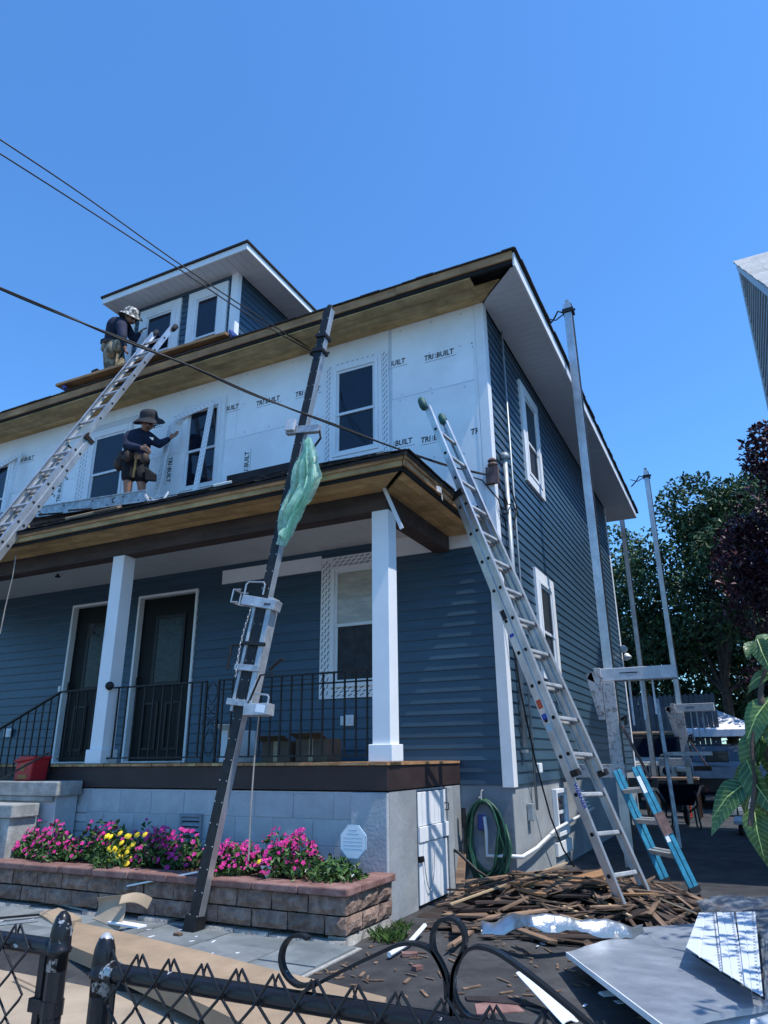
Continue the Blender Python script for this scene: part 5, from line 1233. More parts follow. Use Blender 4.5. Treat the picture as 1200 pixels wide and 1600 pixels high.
nz = Vector((-0.474, -0.120, -0.335)); MB().tube([nz+Vector((0,0,.13)), nz, nz-Vector((0,0,.05))], [.022,.026,.02], 8).tube([nz-Vector((0,0,.05)), nz-Vector((0,0,.27))], .010, 6).build('hose_nozzle', M['iron'], hs)
pp_ = MB().tube([(-0.280, -0.070, -0.282), (-0.269, -0.070, -0.418), (-0.275, -0.070, -0.624), (-0.042, -0.070, -0.619), (.07,-.07,(-0.018, -0.070, -0.618)[2]), (.06,.5,-.60), (.06,1.35,-.50), (.06,3.6,-.42)], .018, 8).build('waste_pipe', M['pvcwhite'], house, smooth=True)
MB().box(*[x for c in [V((-0.320, -0.050, -0.296))] for x in (c.x-.03, c.x+.03, c.y-.03, c.y+.05, c.z-.11, c.z+.03)]).build('valve', M['plastblue'], house, bevel=.01)
tag(MB().bar((-0.500, -0.320, -0.952), (-0.540, -0.100, -0.593), .135, .02, (0,1,0)).build('loose_board', M['scrap'], bevel=.003), 'wide brown board leaning beside the basement door', 'board')
tag(MB().tube([(-0.528, -0.300, -0.561), (-0.477, -0.300, -0.580), (-0.310, -0.280, -0.725), (-0.025, -0.250, -0.880)], .014, 7).build('pry_bar', M['iron'], smooth=True), 'dark bent bar leaning across the lower hose loops', 'bar')

# ------------------------------------------------------------------ wood heap
def heap(x, y):
    return max(0., .19*(1-((x-.62)/1.15)**2-((y+.42)/.95)**2))
hb_ = tag(MB().grid(lambda u, v: (-.45+2.1*u, -1.35+1.75*v, GZ+.004+max(0, heap(-.45+2.1*u, -1.35+1.75*v)-.05)+.012*math.sin(31*u+17*v)*math.sin(23*v-9*u)), 26, 22).build('wood_debris', M['scrapdark'], smooth=False), kind='stuff')
shapes = []; rg = random.Random(77)
for k in range(14):
    L_ = rg.uniform(.14, .95) if k % 3 else rg.uniform(.10, .3); w_ = rg.uniform(.02, .05)+(.05 if k in (4, 9, 12) else 0); h_ = rg.uniform(.006, .016); j = rg.uniform(.01, .06)
    top = [(-L_/2, -w_/2), (-L_/2+j, 0), (-L_/2-j*.3, w_/2), (L_/2-j, w_/2), (L_/2+j*.6, .2*w_), (L_/2-j*.5, -w_/2)]
    shapes.append(MB().prism([(x, y, -h_/2) for x, y in top], (0,0,h_)).mesh('wood_scrap', M['scrap'] if k % 3 else M['scrapdark'], centre=False)[0])
shapes.append(MB().prism([(-.45,-.014,0),(.45,-.012,0),(.46,.012,0),(-.44,.014,0)], (0,0,.012)).mesh('wood_scrap', M['paleWood'], centre=False)[0])
n = 0
while n < 285:
    x, y = rg.gauss(.60, .72), rg.gauss(-.68, .62)
    if not (-.42 < x < 1.95 and -2.3 < y < .6): continue
    if x < .05 and y > -.08: continue
    h = heap(x, y)
    if h == 0 and rg.random() < .55: continue
    a = rg.gauss(.35, .95); e = .12; gx, gy = (heap(x+e,y)-heap(x-e,y))/(2*e), (heap(x,y+e)-heap(x,y-e))/(2*e)
    sl = gx*math.cos(a)+gy*math.sin(a)
    me = shapes[-1] if n % 40 == 7 else rg.choice(shapes[:-1])
    L_ = max(v.co.x for v in me.vertices)
    ex, ey = x+math.cos(a)*L_, y+math.sin(a)*L_; ex0, ey0 = x-math.cos(a)*L_, y-math.sin(a)*L_
    if (ex < .03 and ey > -.04) or (ex0 < .03 and ey0 > -.04) or min(ex, ex0) < -.5 or (min(ex,ex0) < -.40 and y < -1.75): continue
    if (ex < -.5 or ex0 < -.5): continue
    z = GZ+.018+h*rg.uniform(.75, 1.15)+rg.uniform(0, .02)
    o = link('wood_scrap', me, (x, y, z), None, rot=(rg.gauss(0,.18), -math.atan(sl)+rg.gauss(0,.07), a))
    look = 'pale slim lath' if me is shapes[-1] else ('near black' if me.materials[0] == M['scrapdark'] else 'brown')+(' long lath' if L_ > .33 else ' short splinter')
    zone = ('close to the ladder feet' if x > .95 else 'beside the white basement door' if x < .0 else 'along the front of the heap' if y < -1.0 else 'near the hose wall' if y > -.35 else 'in the middle of the heap')
    tag(o, look+' in the wood debris, '+zone, 'wood scrap', look+' scraps '+zone); n += 1
tag(MB().bar((-.12,-1.45,GZ+.13), (.42,.18,GZ+.25), .022, .012).build('lath_strip', M['paleWood']), 'long pale lath strip lying across the top of the wood heap', 'lath')
rg = random.Random(19)
BL = (('weathered brown', 'scrap'), ('orange brown', 'orangewood'), ('dark stained', 'scrapdark'))
for k in range(18):                                  # wider boards on the front of the heap
    x, y = rg.uniform(-.10, 1.5), rg.uniform(-1.75, -.55); L_ = rg.uniform(.30, .85); w_ = rg.uniform(.06, .12); a = rg.gauss(.2, .7); nm, m = BL[k % 3]; j = rg.uniform(.02, .08)
    if x-L_/2 < -.42 or (y > -.9 and x < .45): x = abs(x)+.35
    me = MB().prism([(-L_/2,-w_/2,0),(-L_/2+j,.1*w_,0),(-L_/2-j*.4,w_/2,0),(L_/2-j*.7,w_/2,0),(L_/2,.1*w_,0),(L_/2-j,-w_/2,0)], (0,0,rg.uniform(.012,.02))).mesh('broken_board', M[m], centre=False)[0]
    o = link('broken_board', me, (x, y, GZ+.03+heap(x, y)*1.05), None, rot=(rg.gauss(0,.12), rg.gauss(0,.07), a))
    zone = 'toward the ladder feet' if x > .9 else 'toward the white basement door' if x < .4 else 'at the middle of the front edge'
    tag(o, nm+' broken board, wider than the laths, '+zone, 'board', nm+' broken boards '+zone)
# crumpled foil flashing
pts = [(0.336, -2.053, -0.800), (0.445, -2.074, -0.780), (0.554, -2.064, -0.740), (0.711, -2.162, -0.700), (0.818, -2.103, -0.720), (0.949, -1.973, -0.740), (1.095, -1.899, -0.760), (1.247, -1.752, -0.800), (1.291, -1.517, -0.840)]
rg = random.Random(9)
def flash(u, v):
    q = u*(len(pts)-1); i = min(int(q), len(pts)-2); P = lerp(pts[i], pts[i+1], q-i); return (P.x-.02*(v-.5)+rg.uniform(-.006,.006), P.y+.09*(v-.5), P.z+.045*math.sin(v*math.pi)-.05*(1-v)+.012*math.sin(u*23+v*4)+rg.uniform(-.004,.004))
tag(MB().slab(flash, 40, 5, .004).build('metal_flashing', M['foil'], smooth=True), 'crumpled silver flashing strip lying across the wood heap', 'flashing')
tag(MB().tube([(-0.100, -2.564, -0.900), (-0.109, -2.234, -0.900), (-0.135, -1.911, -0.860)], .016, 6).build('trim_strip', M['pvcwhite']), 'bent white trim strip left of the wood heap', 'trim strip')

# sheets on the right
def slab4(name, c, th, m, label, cat, nu=6, nv=6, wob=.0, **k):
    c = [V(p) for p in c]; r = random.Random(len(label))
    f = lambda u, v: tuple(lerp(lerp(c[0], c[1], u), lerp(c[3], c[2], u), v)+Vector((0,0,wob*math.sin(5*u+3*v)*math.sin(4*v+1)+wob*.3*r.uniform(-1,1))))
    return tag(MB().slab(f, nu, nv, th).build(name, M[m], smooth=False), label, cat, **k)
slab4('foam_board', [(0.979, -2.399, -0.820), (1.306, -1.382, -0.860), (2.029, -3.049, -0.780), (1.666, -3.760, -0.720)], .025, 'foamtop', 'large foil faced foam board lying at the lower right', 'foam board', 10, 10, .006)
L_, B_ = V((0.979, -2.399, -0.820)), V((1.666, -3.760, -0.720)); tag(MB().bar(L_+Vector((-.004,-.004,-.010)), B_+Vector((-.004,-.004,-.010)), .006, .026).build('edge_strip', M['white']), 'white torn edge strip along the left side of the foil faced board', 'edge strip')
slab4('foam_board', [(1.249, -1.365, -0.860), (1.590, -1.197, -0.840), (1.709, -2.198, -0.800), (1.436, -1.934, -0.840)], .02, 'foamtop', 'second foil faced board partly under the white vinyl panels', 'foam board')
slab4('foam_board', [(1.641, -3.587, -0.780), (2.030, -2.940, -0.820), (2.230, -3.278, -0.860), (1.792, -3.924, -0.840)], .02, 'vinyl', 'pale panel at the bottom right corner in front of the foil board', 'panel')
pa = [((1.653, -1.485, -0.720), (1.755, -1.499, -0.710), (1.855, -2.982, -0.700), (1.655, -2.559, -0.700)), ((1.766, -1.532, -0.700), (1.866, -1.548, -0.690), (1.947, -3.196, -0.690), (1.849, -3.006, -0.690)), ((1.880, -1.542, -0.690), (1.992, -1.531, -0.680), (2.011, -3.360, -0.680), (1.944, -3.239, -0.680))]
for k, c in enumerate(pa):
    c = [V(p) for p in c]; t = thing('vinyl_panel', ('leftmost', 'middle', 'rightmost')[k]+' of the three white vinyl soffit panels fanned on the foil board', 'vinyl panel', tuple(c[3]), 'white vinyl soffit panels')
    def ff(u, v, c=c):
        g = abs(((u*2+.25) % 1)-.5) > .455
        return tuple(lerp(lerp(c[0], c[1], u), lerp(c[3], c[2], u), v)+Vector((0,0,-.005 if g else 0)))
    MB().slab(ff, 44, 3, .003).build('panel_sheet', M['vinyl'], t)
    b = MB()
    for q in range(26):
        p = lerp(c[1], c[2], .02+q*.037); e = (c[0]-c[1]).normalized(); d = (c[2]-c[1]).normalized(); p = p+e*.012+Vector((0,0,.001)); b.prism([p, p+e*.010, p+e*.010+d*.022, p+d*.022], (0,0,.0015))
    tag(b.build('nail_slot_shade', M['slot'], t), kind='stuff')  # grey dashes on the hem, painted shade of its nailing holes
rg = random.Random(12)
fc = [(1.571, -0.585, -0.800), (2.141, -0.629, -0.700), (2.143, -2.090, -0.720), (1.646, -1.039, -0.820)]
slab4('plastic_film', fc, .004, 'clearfilm', 'crumpled clear plastic film heaped behind the white vinyl panels', 'plastic film', 26, 16, .022)
fc = [(2.010, -1.985, -0.720), (2.154, -2.071, -0.660), (2.166, -3.334, -0.700), (2.012, -3.249, -0.740)]
slab4('plastic_film', fc, .004, 'clearfilm', 'clear plastic film hanging off the right edge beside the vinyl panels', 'plastic film', 18, 18, .02)
tag(MB().lathe([(.020,0),(.036,0),(.036,.42),(.020,.42)], (1.216, -2.709, -0.950), 14, (.75,.62,.06)).build('cardboard_tube', M['pvcwhite']), 'white tube end poking out under the foil faced board', 'tube')
slab4('trim_board', [(-0.003, -2.950, -0.980), (0.046, -2.850, -0.980), (1.072, -2.986, -1.000), (1.087, -3.184, -1.000)], .02, 'white', 'long white trim board lying just behind the chain link fence', 'trim board', 4, 2)
slab4('trim_board', [(1.079, -3.043, -0.930), (1.322, -2.952, -0.930), (1.503, -3.232, -0.950), (1.167, -3.387, -0.950)], .02, 'vinyl', 'short white panel beside the scroll of the fence', 'panel', 4, 2)
slab4('trim_coil', [(0.847, -2.998, -0.800), (0.914, -2.943, -0.800), (1.192, -3.147, -0.920), (1.138, -3.246, -0.920)], .004, 'vinyl', 'bent grey white metal trim leaning behind the fence scroll', 'trim', 6, 2, .01)
slab4('red_paver', [(0.661, -3.127, -0.925), (0.815, -2.990, -0.925), (0.923, -3.133, -0.925), (0.720, -3.266, -0.925)], .03, 'cap', 'flat red paver behind the fence scroll', 'paver', 2, 2)
slab4('felt_strip', [(0.578, -3.050, -0.920), (0.773, -2.962, -0.920), (0.980, -3.043, -0.920), (0.611, -3.103, -0.920)], .01, 'felt', 'black felt strip beside the red paver', 'felt strip', 4, 2)
rg = random.Random(31)
chips = MB()
for _ in range(150):
    x, y = rg.uniform(-.35, 1.5), rg.uniform(-3.2, -.9); a = rg.uniform(0, 6.28); l = rg.uniform(.01, .06); d = Vector((math.cos(a), math.sin(a), 0)); P = Vector((x, y, GZ+.006)); chips.bar(P-d*l, P+d*l, rg.uniform(.006,.02), .006)
tag(chips.build('wood_chip', M['scrap']), kind='stuff')
off = MB()
for _ in range(46):
    x, y = rg.choice(((rg.uniform(-.2, 1.9), rg.uniform(-3.2, -.8)), (rg.uniform(-3.6, -.6), rg.uniform(-3.3, -2.5)))); a = rg.uniform(0, 6.28); l = rg.uniform(.008, .05); d = Vector((math.cos(a), math.sin(a), rg.uniform(0, .15))); P = Vector((x, y, GZ+.02 if x < -.4 else GZ+.008)); off.bar(P-d*l, P+d*l, rg.uniform(.006,.03), .003)
tag(off.build('trim_offcut', M['vinyl']), kind='stuff')
for p, q, r_ in (((-0.020, -2.433, -0.920), (.05,.03,.5), 'red brick chip lying nearest the bent white strip'), ((0.146, -2.687, -0.920), (.03,.02,1.2), 'small terracotta chip on the driveway before the wood heap')):
    tag(link('brick_chip', MB().box(-q[0], q[0], -q[1], q[1], 0, .02).mesh('brick_chip', M['cap'], centre=False)[0], (p[0], p[1], GZ+.004), rot=(0,0,q[2])), r_, 'brick chip')

# ------------------------------------------------------------------ cardboard in front
def carton(c, th, m, label, wob=.006, nu=8, nv=4):
    return slab4('cardboard_box', c, th, m, label, 'cardboard', nu, nv, wob)
carton([(-2.550, -2.836, -0.860), (0.301, -3.417, -0.860), (0.560, -4.193, -0.900), (-2.027, -3.343, -0.860)], .075, 'card', 'long flat cardboard box lying behind the fence, nearest the walkway')
carton([(-3.532, -3.325, -0.990), (-2.338, -3.001, -0.980), (0.954, -3.832, -1.000), (-1.719, -4.565, -1.020)], .07, 'cardlight', 'pale flattened cardboard box under the long box, behind the fence posts')
carton([(-2.791, -4.075, -1.060), (-1.528, -3.499, -1.060), (0.223, -4.299, -1.080), (-1.189, -4.960, -1.080)], .06, 'card', 'lowest flattened cardboard box at the foot of the gate')
for k, (a, c) in enumerate((((-2.102, -3.238, -0.976), (-1.717, -3.398, -0.976)), ((-2.014, -3.314, -0.976), (-1.649, -3.469, -0.976)), ((-2.093, -3.660, -0.985), (-1.622, -3.791, -0.985)))):
    a, c = V(a), V(c); d = (c-a).normalized(); L_ = (c-a).length; q = random.Random(k); x = 0; b = MB(); n_ = d.cross(Vector((0,0,1)))
    while x < L_:
        w = q.uniform(.008, .022); p = a+d*x+Vector((0,0,.012)); b.prism([p, p+d*w, p+d*w+n_*.016, p+n_*.016], (0,0,.0006)); x += w+.006
    tag(b.build('box_print', M['carddark']), 'faded dark print on the pale flattened cardboard box', 'print', kind='stuff')
carton([(-3.229, -2.604, -0.900), (-3.036, -2.580, -0.840), (-2.567, -2.766, -0.840), (-2.653, -2.868, -0.900)], .05, 'card', 'small torn brown carton end behind the left gate post', .01, 4, 3)
def flap(u, v):
    a = lerp(lerp((-2.418, -2.780, -0.700), (-2.136, -2.784, -0.660), u), lerp((-2.441, -2.807, -0.840), (-2.099, -2.883, -0.880), u), v); return (a.x, a.y+.05*math.sin(v*2.6), a.z+.05*math.sin(u*3)*math.sin(v*3))
fo = thing('cardboard_flap', 'torn cardboard flap curling up in front of the planter wall', 'cardboard', (-2.332, -2.749, -0.900))
MB().slab(flap, 8, 8, .006).build('flap', M['cardlight'], fo)
def flap2(u, v):
    a = lerp(lerp((-2.123, -2.833, -0.660), (-2.082, -2.561, -0.720), u), lerp((-2.077, -2.896, -0.700), (-2.078, -2.609, -0.780), u), v); return (a.x, a.y, a.z+.03*math.sin(u*3))
MB().slab(flap2, 8, 4, .006).build('flap', M['cardlight'], fo)
for k, (a, c, w_, m, lab) in enumerate((((-4.427, -2.066, -0.900), (-3.958, -2.075, -0.900), .07, 'white', 'white trim scrap at the far left of the walkway'), ((-3.616, -2.191, -0.900), (-2.875, -2.342, -0.900), .06, 'white', 'white trim scrap at the foot of the planter wall'), ((-2.224, -2.805, -0.840), (-1.895, -2.838, -0.840), .08, 'white', 'torn white trim scrap on the corner of the long cardboard box'), ((-3.390, -2.939, -0.890), (-3.153, -2.656, -0.890), .03, 'iron', 'black metal strip lying on the walkway at the left edge'), ((-3.228, -3.052, -0.900), (-3.042, -2.754, -0.900), .02, 'alumold', 'thin grey strip lying beside the black metal strip'))):
    tag(MB().bar(a, c, w_, .012).build('trim_scrap', M[m]), lab, 'trim scrap')
tag(MB().box(*[x for c in [V((-1.707, -2.677, -0.910))] for x in (c.x-.03, c.x+.03, c.y-.02, c.y+.02, GZ+.018, GZ+.04)]).build('brick_chip', M['scrap'], bevel=.006), 'small brown chip on the paving before the black pole', 'brick chip')

# boxes on the porch, red box on the stair wall
def porch_box(x0, x1, y0, y1, h, m, lab):
    t = thing('cardboard_box', lab, 'box', ((x0+x1)/2, (y0+y1)/2, .235)); MB().box(x0, x1, y0, y1, .235, .235+h).build('carton', M[m], t, bevel=.004)
    MB().prism([(x0,y0,.235+h), (x1,y0,.235+h), (x1,y0-.12,.235+h+.05), (x0,y0-.12,.235+h+.05)], (0,0,.005)).build('flap', M[m], t)
    MB().box((x0+x1)/2-.025, (x0+x1)/2+.025, y0-.001, y0-.0004, .235, .235+h).build('tape', M['paleWood'], t)
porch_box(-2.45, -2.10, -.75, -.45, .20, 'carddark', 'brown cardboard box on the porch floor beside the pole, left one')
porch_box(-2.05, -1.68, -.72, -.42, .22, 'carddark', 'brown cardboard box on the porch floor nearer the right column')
porch_box(-2.92, -2.68, -.85, -.55, .32, 'white', 'white box on the porch floor behind the railing scroll')
rbx = thing('red_box', 'red plastic box with a round emblem standing on the stair wall cap', 'box', (-4.36, -1.80, .077))
MB().prism([(-4.68,-1.92,.077), (-4.44,-1.92,.077), (-4.42,-1.92,.29), (-4.67,-1.92,.25)], (0,.20,0)).build('box_body', M['red'], rbx, bevel=.012)
MB().prism([(-4.70,-1.935,.25), (-4.405,-1.935,.285), (-4.405,-1.935,.31), (-4.60,-1.935,.315), (-4.68,-1.935,.28)], (0,.23,0)).build('lid', M['red'], rbx, bevel=.008)
MB().lathe([(.0,0),(.035,.0),(.035,.004),(.0,.005)], (-4.56,-1.921,.20), 12, (0,-1,0)).build('emblem', M['gold'], rbx); MB().box(-4.62,-4.49,-1.924,-1.920,.095,.135).build('label_plate', M['gold'], rbx)

# ------------------------------------------------------------------ chain link fence and gate
FYc = -5.5
def post(parent, x, zt, r, zb=-1.3):
    MB().tube([(x, FYc, zb), (x, FYc, zt-.085)], r, 16).build('post', M['galvblack'], parent, smooth=False)
    MB().lathe([(r*1.02,-.095),(r*1.06,-.055),(r*1.28,-.052),(r*1.28,-.043),(r*1.12,-.040),(r*1.10,-.02),(r*.98,.012),(r*.70,.035),(r*.30,.047),(.001,.049)], (x, FYc, zt-.05), 18).build('post_cap', M['capsteel'], parent, smooth=True)
def chain_mesh(parent, x0, x1, zt, zb, y, p=.052):
    n = int((x1-x0)/p); dz = p*1.05
    for i in range(n):
        pts = []; k = 0; z = zt
        ph = i % 2
        while z > zb:
            at = x0+i*p if (k+ph) % 2 == 0 else x0+(i+1)*p
            sg = 1 if (k+ph) % 2 == 0 else -1
            pts += [(at+sg*.004, y-.0045*sg, z+.006), (at+sg*.004, y+.0045*sg, z-.006)]
            k += 1; z = zt-k*dz
        pts = pts[1:]
        pts = [(pts[0][0]-(.011 if ph == 0 else -.011), y+(.006 if ph == 0 else -.008), zt-.016), (pts[0][0], y+(.003 if ph == 0 else -.006), zt+.008)]+pts[1:]
        MB().tube(pts, .0036, 6).build('wire', M['meshwire'], parent)
fx0 = (0.493, -5.500, -0.266)[0]; fz = -.262
fe = thing('chain_link_fence', 'black chain link fence with chipped paint and an iron scroll in the foreground', 'fence', (fx0, FYc, -1.27))
post(fe, fx0, (0.481, -5.500, -0.171)[2], .027)
MB().tube([(fx0+.01, FYc, fz), (3.4, FYc, fz+.012)], .0215, 16).build('top_rail', M['galvblack'], fe)
MB().tube([(fx0, FYc, fz), (fx0+.05, FYc, fz)], .026, 16).build('rail_cup', M['capsteel'], fe)
MB().bar((fx0+.055, FYc-.01, fz-.02), (fx0+.055, FYc-.01, -1.2), .012, .006, (0,1,0)).build('tension_bar', M['galvblack'], fe)
chain_mesh(fe, fx0+.05, 2.4, fz+.050, -1.05, FYc-.030)
def sc(px, y=FYc): return px
loop_ = [(1.483, -5.500, -0.247), (1.483, -5.500, -0.205), (1.476, -5.500, -0.177), (1.460, -5.500, -0.149), (1.446, -5.500, -0.127), (1.444, -5.500, -0.101), (1.455, -5.500, -0.076), (1.476, -5.500, -0.064), (1.500, -5.500, -0.066), (1.515, -5.500, -0.082), (1.518, -5.500, -0.105), (1.508, -5.500, -0.129), (1.493, -5.500, -0.154), (1.487, -5.500, -0.181), (1.484, -5.500, -0.246)]
armL = [(1.473, -5.500, -0.212), (1.472, -5.500, -0.177), (1.460, -5.500, -0.147), (1.437, -5.500, -0.125), (1.404, -5.500, -0.118), (1.365, -5.500, -0.123), (1.302, -5.500, -0.150), (1.229, -5.500, -0.184), (1.163, -5.500, -0.217), (1.112, -5.500, -0.243)]
armR = [(1.557, -5.500, -0.237), (1.522, -5.500, -0.239), (1.497, -5.500, -0.220), (1.488, -5.500, -0.193), (1.493, -5.500, -0.158), (1.513, -5.500, -0.127), (1.543, -5.500, -0.111), (1.585, -5.500, -0.116), (1.637, -5.500, -0.141), (1.699, -5.500, -0.178), (1.785, -5.500, -0.233)]
curl_ = [(1.130, -5.500, -0.132), (1.112, -5.500, -0.127), (1.083, -5.500, -0.133), (1.063, -5.500, -0.153), (1.057, -5.500, -0.182), (1.069, -5.500, -0.207), (1.094, -5.500, -0.224), (1.120, -5.500, -0.227), (1.153, -5.500, -0.215)]
def smooth(pts, it=4):
    P = [V(p) for p in pts]; out = []
    for i in range(len(P)-1):
        p0, p1, p2, p3 = P[max(i-1,0)], P[i], P[i+1], P[min(i+2, len(P)-1)]
        for k in range(it):
            t = k/it; out.append(.5*((2*p1)+(p2-p0)*t+(2*p0-5*p1+4*p2-p3)*t*t+(3*p1-p0-3*p2+p3)*t**3))
    return out+[P[-1]]
for k, pts in enumerate((loop_, armL, armR, curl_)):
    MB().ribbon(smooth(pts), (0, .020, 0), .0075).build('scroll_bar', M['galvblack'], fe)
gt = thing('chain_link_gate', 'black chain link gate leaf with acorn capped post at the lower left', 'gate', (fx0-.4, FYc, -1.27))
gx = (0.322, -5.500, -0.284)[0]; gz = (0.185, -5.500, -0.226)[2]
post(gt, gx, (0.321, -5.500, -0.132)[2], .0265)
MB().tube([(gx-.01, FYc, gz), (gx-1.1, FYc, gz-.0)], .0225, 16).build('gate_rail', M['galvblack'], gt)
zl = (0.269, -5.500, -0.365)[2]
MB().bar((gx-.055, FYc, gz-.01), (gx-.055, FYc, -1.15), .022, .012, (0,1,0)).build('tension_bar', M['galvblack'], gt)
MB().box(gx-.08, gx-.02, FYc-.012, FYc+.012, zl-.016, zl+.016).lathe([(.030,-.018),(.030,.018)], (gx, FYc, zl), 14).build('gate_band', M['galvblack'], gt)
chain_mesh(gt, gx-.66, gx-.06, gz+.045, -1.05, FYc-.030)

# ------------------------------------------------------------------ back yard
def tree(label, x, y, h, r, kind, nleaf, seed, lo=.25, size=.12, trunk=.16, group='trees behind the driveway', blobs=11, name=None):
    rg = random.Random(seed); t = thing(name or 'broadleaf_tree', label, 'tree', (x, y, GZ), group); H = h-GZ
    br = MB(); br.tube([(x,y,GZ-.1), (x+.05*trunk,y,GZ+H*.2), (x+.1,y+.05,GZ+H*.45), (x-.05,y,GZ+H*.8)], [trunk*1.2, trunk, trunk*.7, trunk*.2], 8)
    bl = []
    for k in range(blobs):
        a = rg.uniform(0, 6.28); q = rg.uniform(.2, .8)*r; zz = GZ+H*rg.uniform(lo+.08, .88); q *= (1.15-abs(zz-GZ-H*.55)/H)
        c = Vector((x+q*math.cos(a), y+q*math.sin(a), zz)); bl.append((c, r*rg.uniform(.34, .56)))
        br.tube([(x, y, GZ+H*.28), lerp((x,y,GZ+H*.3), c, .6)+Vector((0,0,.2)), c], [trunk*.5, trunk*.28, .02], 5)
    bl.append((Vector((x, y, GZ+H*.86)), r*.42))
    br.build('trunk', M['bark'], t)
    pts = []
    while len(pts) < nleaf:
        c, R = rg.choice(bl); d = Vector((rg.gauss(0,1), rg.gauss(0,1), rg.gauss(0,1))).normalized(); p = c+d*R*(rg.uniform(.55, 1.08)); 
        if math.sin(p.x*2.3+seed)*math.sin(p.y*2.1)*math.sin(p.z*2.7) > .33: continue
        pts.append(p)
    leaf_mesh(pts, size, rg, kind, 'crown', t, up=.3, long=1.7)
    return t
tree('tall dark green tree beyond the rear eave of the house', 1.7, 18.5, 9.9, 3.0, 'leafg', 17000, 1, size=.12, lo=.2)
tree('dark green tree standing left behind the house corner', -1.6, 21, 9.2, 2.8, 'leafg', 12000, 2, size=.12, lo=.15)
tree('green tree with a rounded top between the tall tree and the plum tree', 4.2, 21.5, 11.0, 3.2, 'leafg', 16000, 3, size=.13, lo=.15)
tree('low dark bushy tree behind the white canopy', 3.4, 24, 6.5, 3.4, 'leafg', 10000, 8, size=.15, lo=.0)
tree('low dark bushy tree behind the jeep and board fence', -1.2, 25, 6.0, 3.2, 'leafg', 9000, 9, size=.15, lo=.0)
tree('purple leaved plum tree beside the neighbouring house', 3.9, 12.0, 8.9, 2.0, 'leafp', 14000, 4, size=.10, lo=.12, trunk=.11, name='plum_tree')
tree('smaller purple plum tree in front of the green trees', 3.1, 15.5, 7.0, 1.3, 'leafp', 4200, 5, size=.10, lo=.3, trunk=.09, name='plum_tree')
# conifer
t = thing('conifer', 'feathery dark conifer behind the white canopy at the right', 'tree', (3.3, 14.5, GZ)); rg = random.Random(6); pts = []
for k in range(46):
    z = .02+k/46*.96; R = 1.5*(1-z)**.7+.08; a0 = rg.uniform(0, 6.28)
    for q in range(7):
        a = a0+q*.9; 
        for s in range(14):
            f = (s+rg.random())/14; pts.append((3.3+R*f*math.cos(a)+rg.gauss(0,.06), 14.5+R*f*math.sin(a)+rg.gauss(0,.06), GZ+4.1*z+.25*f*R+rg.gauss(0,.05)))
MB().tube([(3.3,14.5,GZ),(3.3,14.5,GZ+4)], [.09,.02], 7).build('trunk', M['bark'], t)
leaf_mesh(pts, .075, rg, 'leafc', 'crown', t, up=.2, long=3.2)
# back fence
bf = thing('board_fence', 'grey vertical board fence behind the jeep', 'fence', (-1, 17.5, GZ))
me = MB().prism([(-.07,0,0),(.07,0,0),(.07,0,2.95),(.0,0,3.03),(-.07,0,2.95)], (0,.02,0)).mesh('board', M['greyfence'], centre=False)[0]
for k in range(40): link('board', me, (-4.6+k*.152, 17.5, GZ), bf)
MB().box(-4.7, 1.5, 17.53, 17.58, GZ+.4, GZ+.5).build('fence_rail', M['greyfence'], bf)
# jeep
jx, jy = -.12, 11.6
jp = thing('off_road_car', 'cream off road car with slotted grille parked behind the house', 'car', (jx, jy+1.7, GZ))
gz_ = GZ
MB().box(jx-.62, jx+.62, jy+.02, jy+1.3, gz_+.62, gz_+1.0).build('hood_body', M['cream'], jp, bevel=.05)
MB().prism([(jx-.60,jy-.0,gz_+1.0),(jx+.60,jy-.0,gz_+1.0),(jx+.68,jy+1.3,gz_+1.10),(jx-.68,jy+1.3,gz_+1.10)], (0,0,.05)).build('hood', M['cream'], jp, bevel=.03)
gr = MB().box(jx-.58, jx+.58, jy-.03, jy+.02, gz_+.62, gz_+1.0).build('grille', M['cream'], jp, bevel=.02)
for k in range(7):
    x = jx-.24+k*.08; MB().box(x-.02, x+.02, jy-.036, jy-.028, gz_+.68, gz_+.95).build('grille_slot', M['dark'], gr)
for s in (-1, 1):
    MB().lathe([(.09,0),(.10,.015),(.085,.03),(.0,.035)], (jx+s*.42, jy-.03, gz_+.84), 16, (0,-1,0)).build('headlight', M['glass'], jp, smooth=True)
    MB().prism([(jx+s*.62,jy-.05,gz_+.82),(jx+s*.92,jy-.05,gz_+.80),(jx+s*.92,jy-.05,gz_+.92),(jx+s*.62,jy-.05,gz_+.95)], (0,.95,0)).build('fender', M['cream'], jp, bevel=.03)
    w = MB().lathe([(.0,-.11),(.25,-.11),(.36,-.08),(.37,.0),(.36,.08),(.25,.11),(.0,.11)], (jx+s*.72, jy+.42, gz_+.37), 20, (1,0,0)).build('wheel', M['rubber'], jp)
    MB().lathe([(.0,-.115),(.18,-.115),(.20,-.10),(.20,.10),(.18,.115),(.0,.115)], (jx+s*.725, jy+.42, gz_+.37), 14, (1,0,0)).build('rim', M['steel'], w)
    MB().lathe([(.0,-.11),(.25,-.11),(.36,-.08),(.37,.0),(.36,.08),(.25,.11),(.0,.11)], (jx+s*.72, jy+2.9, gz_+.37), 20, (1,0,0)).build('wheel', M['rubber'], jp)
    MB().box(jx+s*.80-.09, jx+s*.80+.09, jy+1.25, jy+1.32, gz_+1.22, gz_+1.36).build('mirror', M['iron'], jp, bevel=.02)
MB().box(jx-.75, jx+.75, jy-.25, jy-.10, gz_+.42, gz_+.56).build('bumper', M['iron'], jp, bevel=.02)
MB().box(jx-.16, jx+.16, jy-.262, jy-.252, gz_+.42, gz_+.53).build('number_plate', M['signw'], jp)
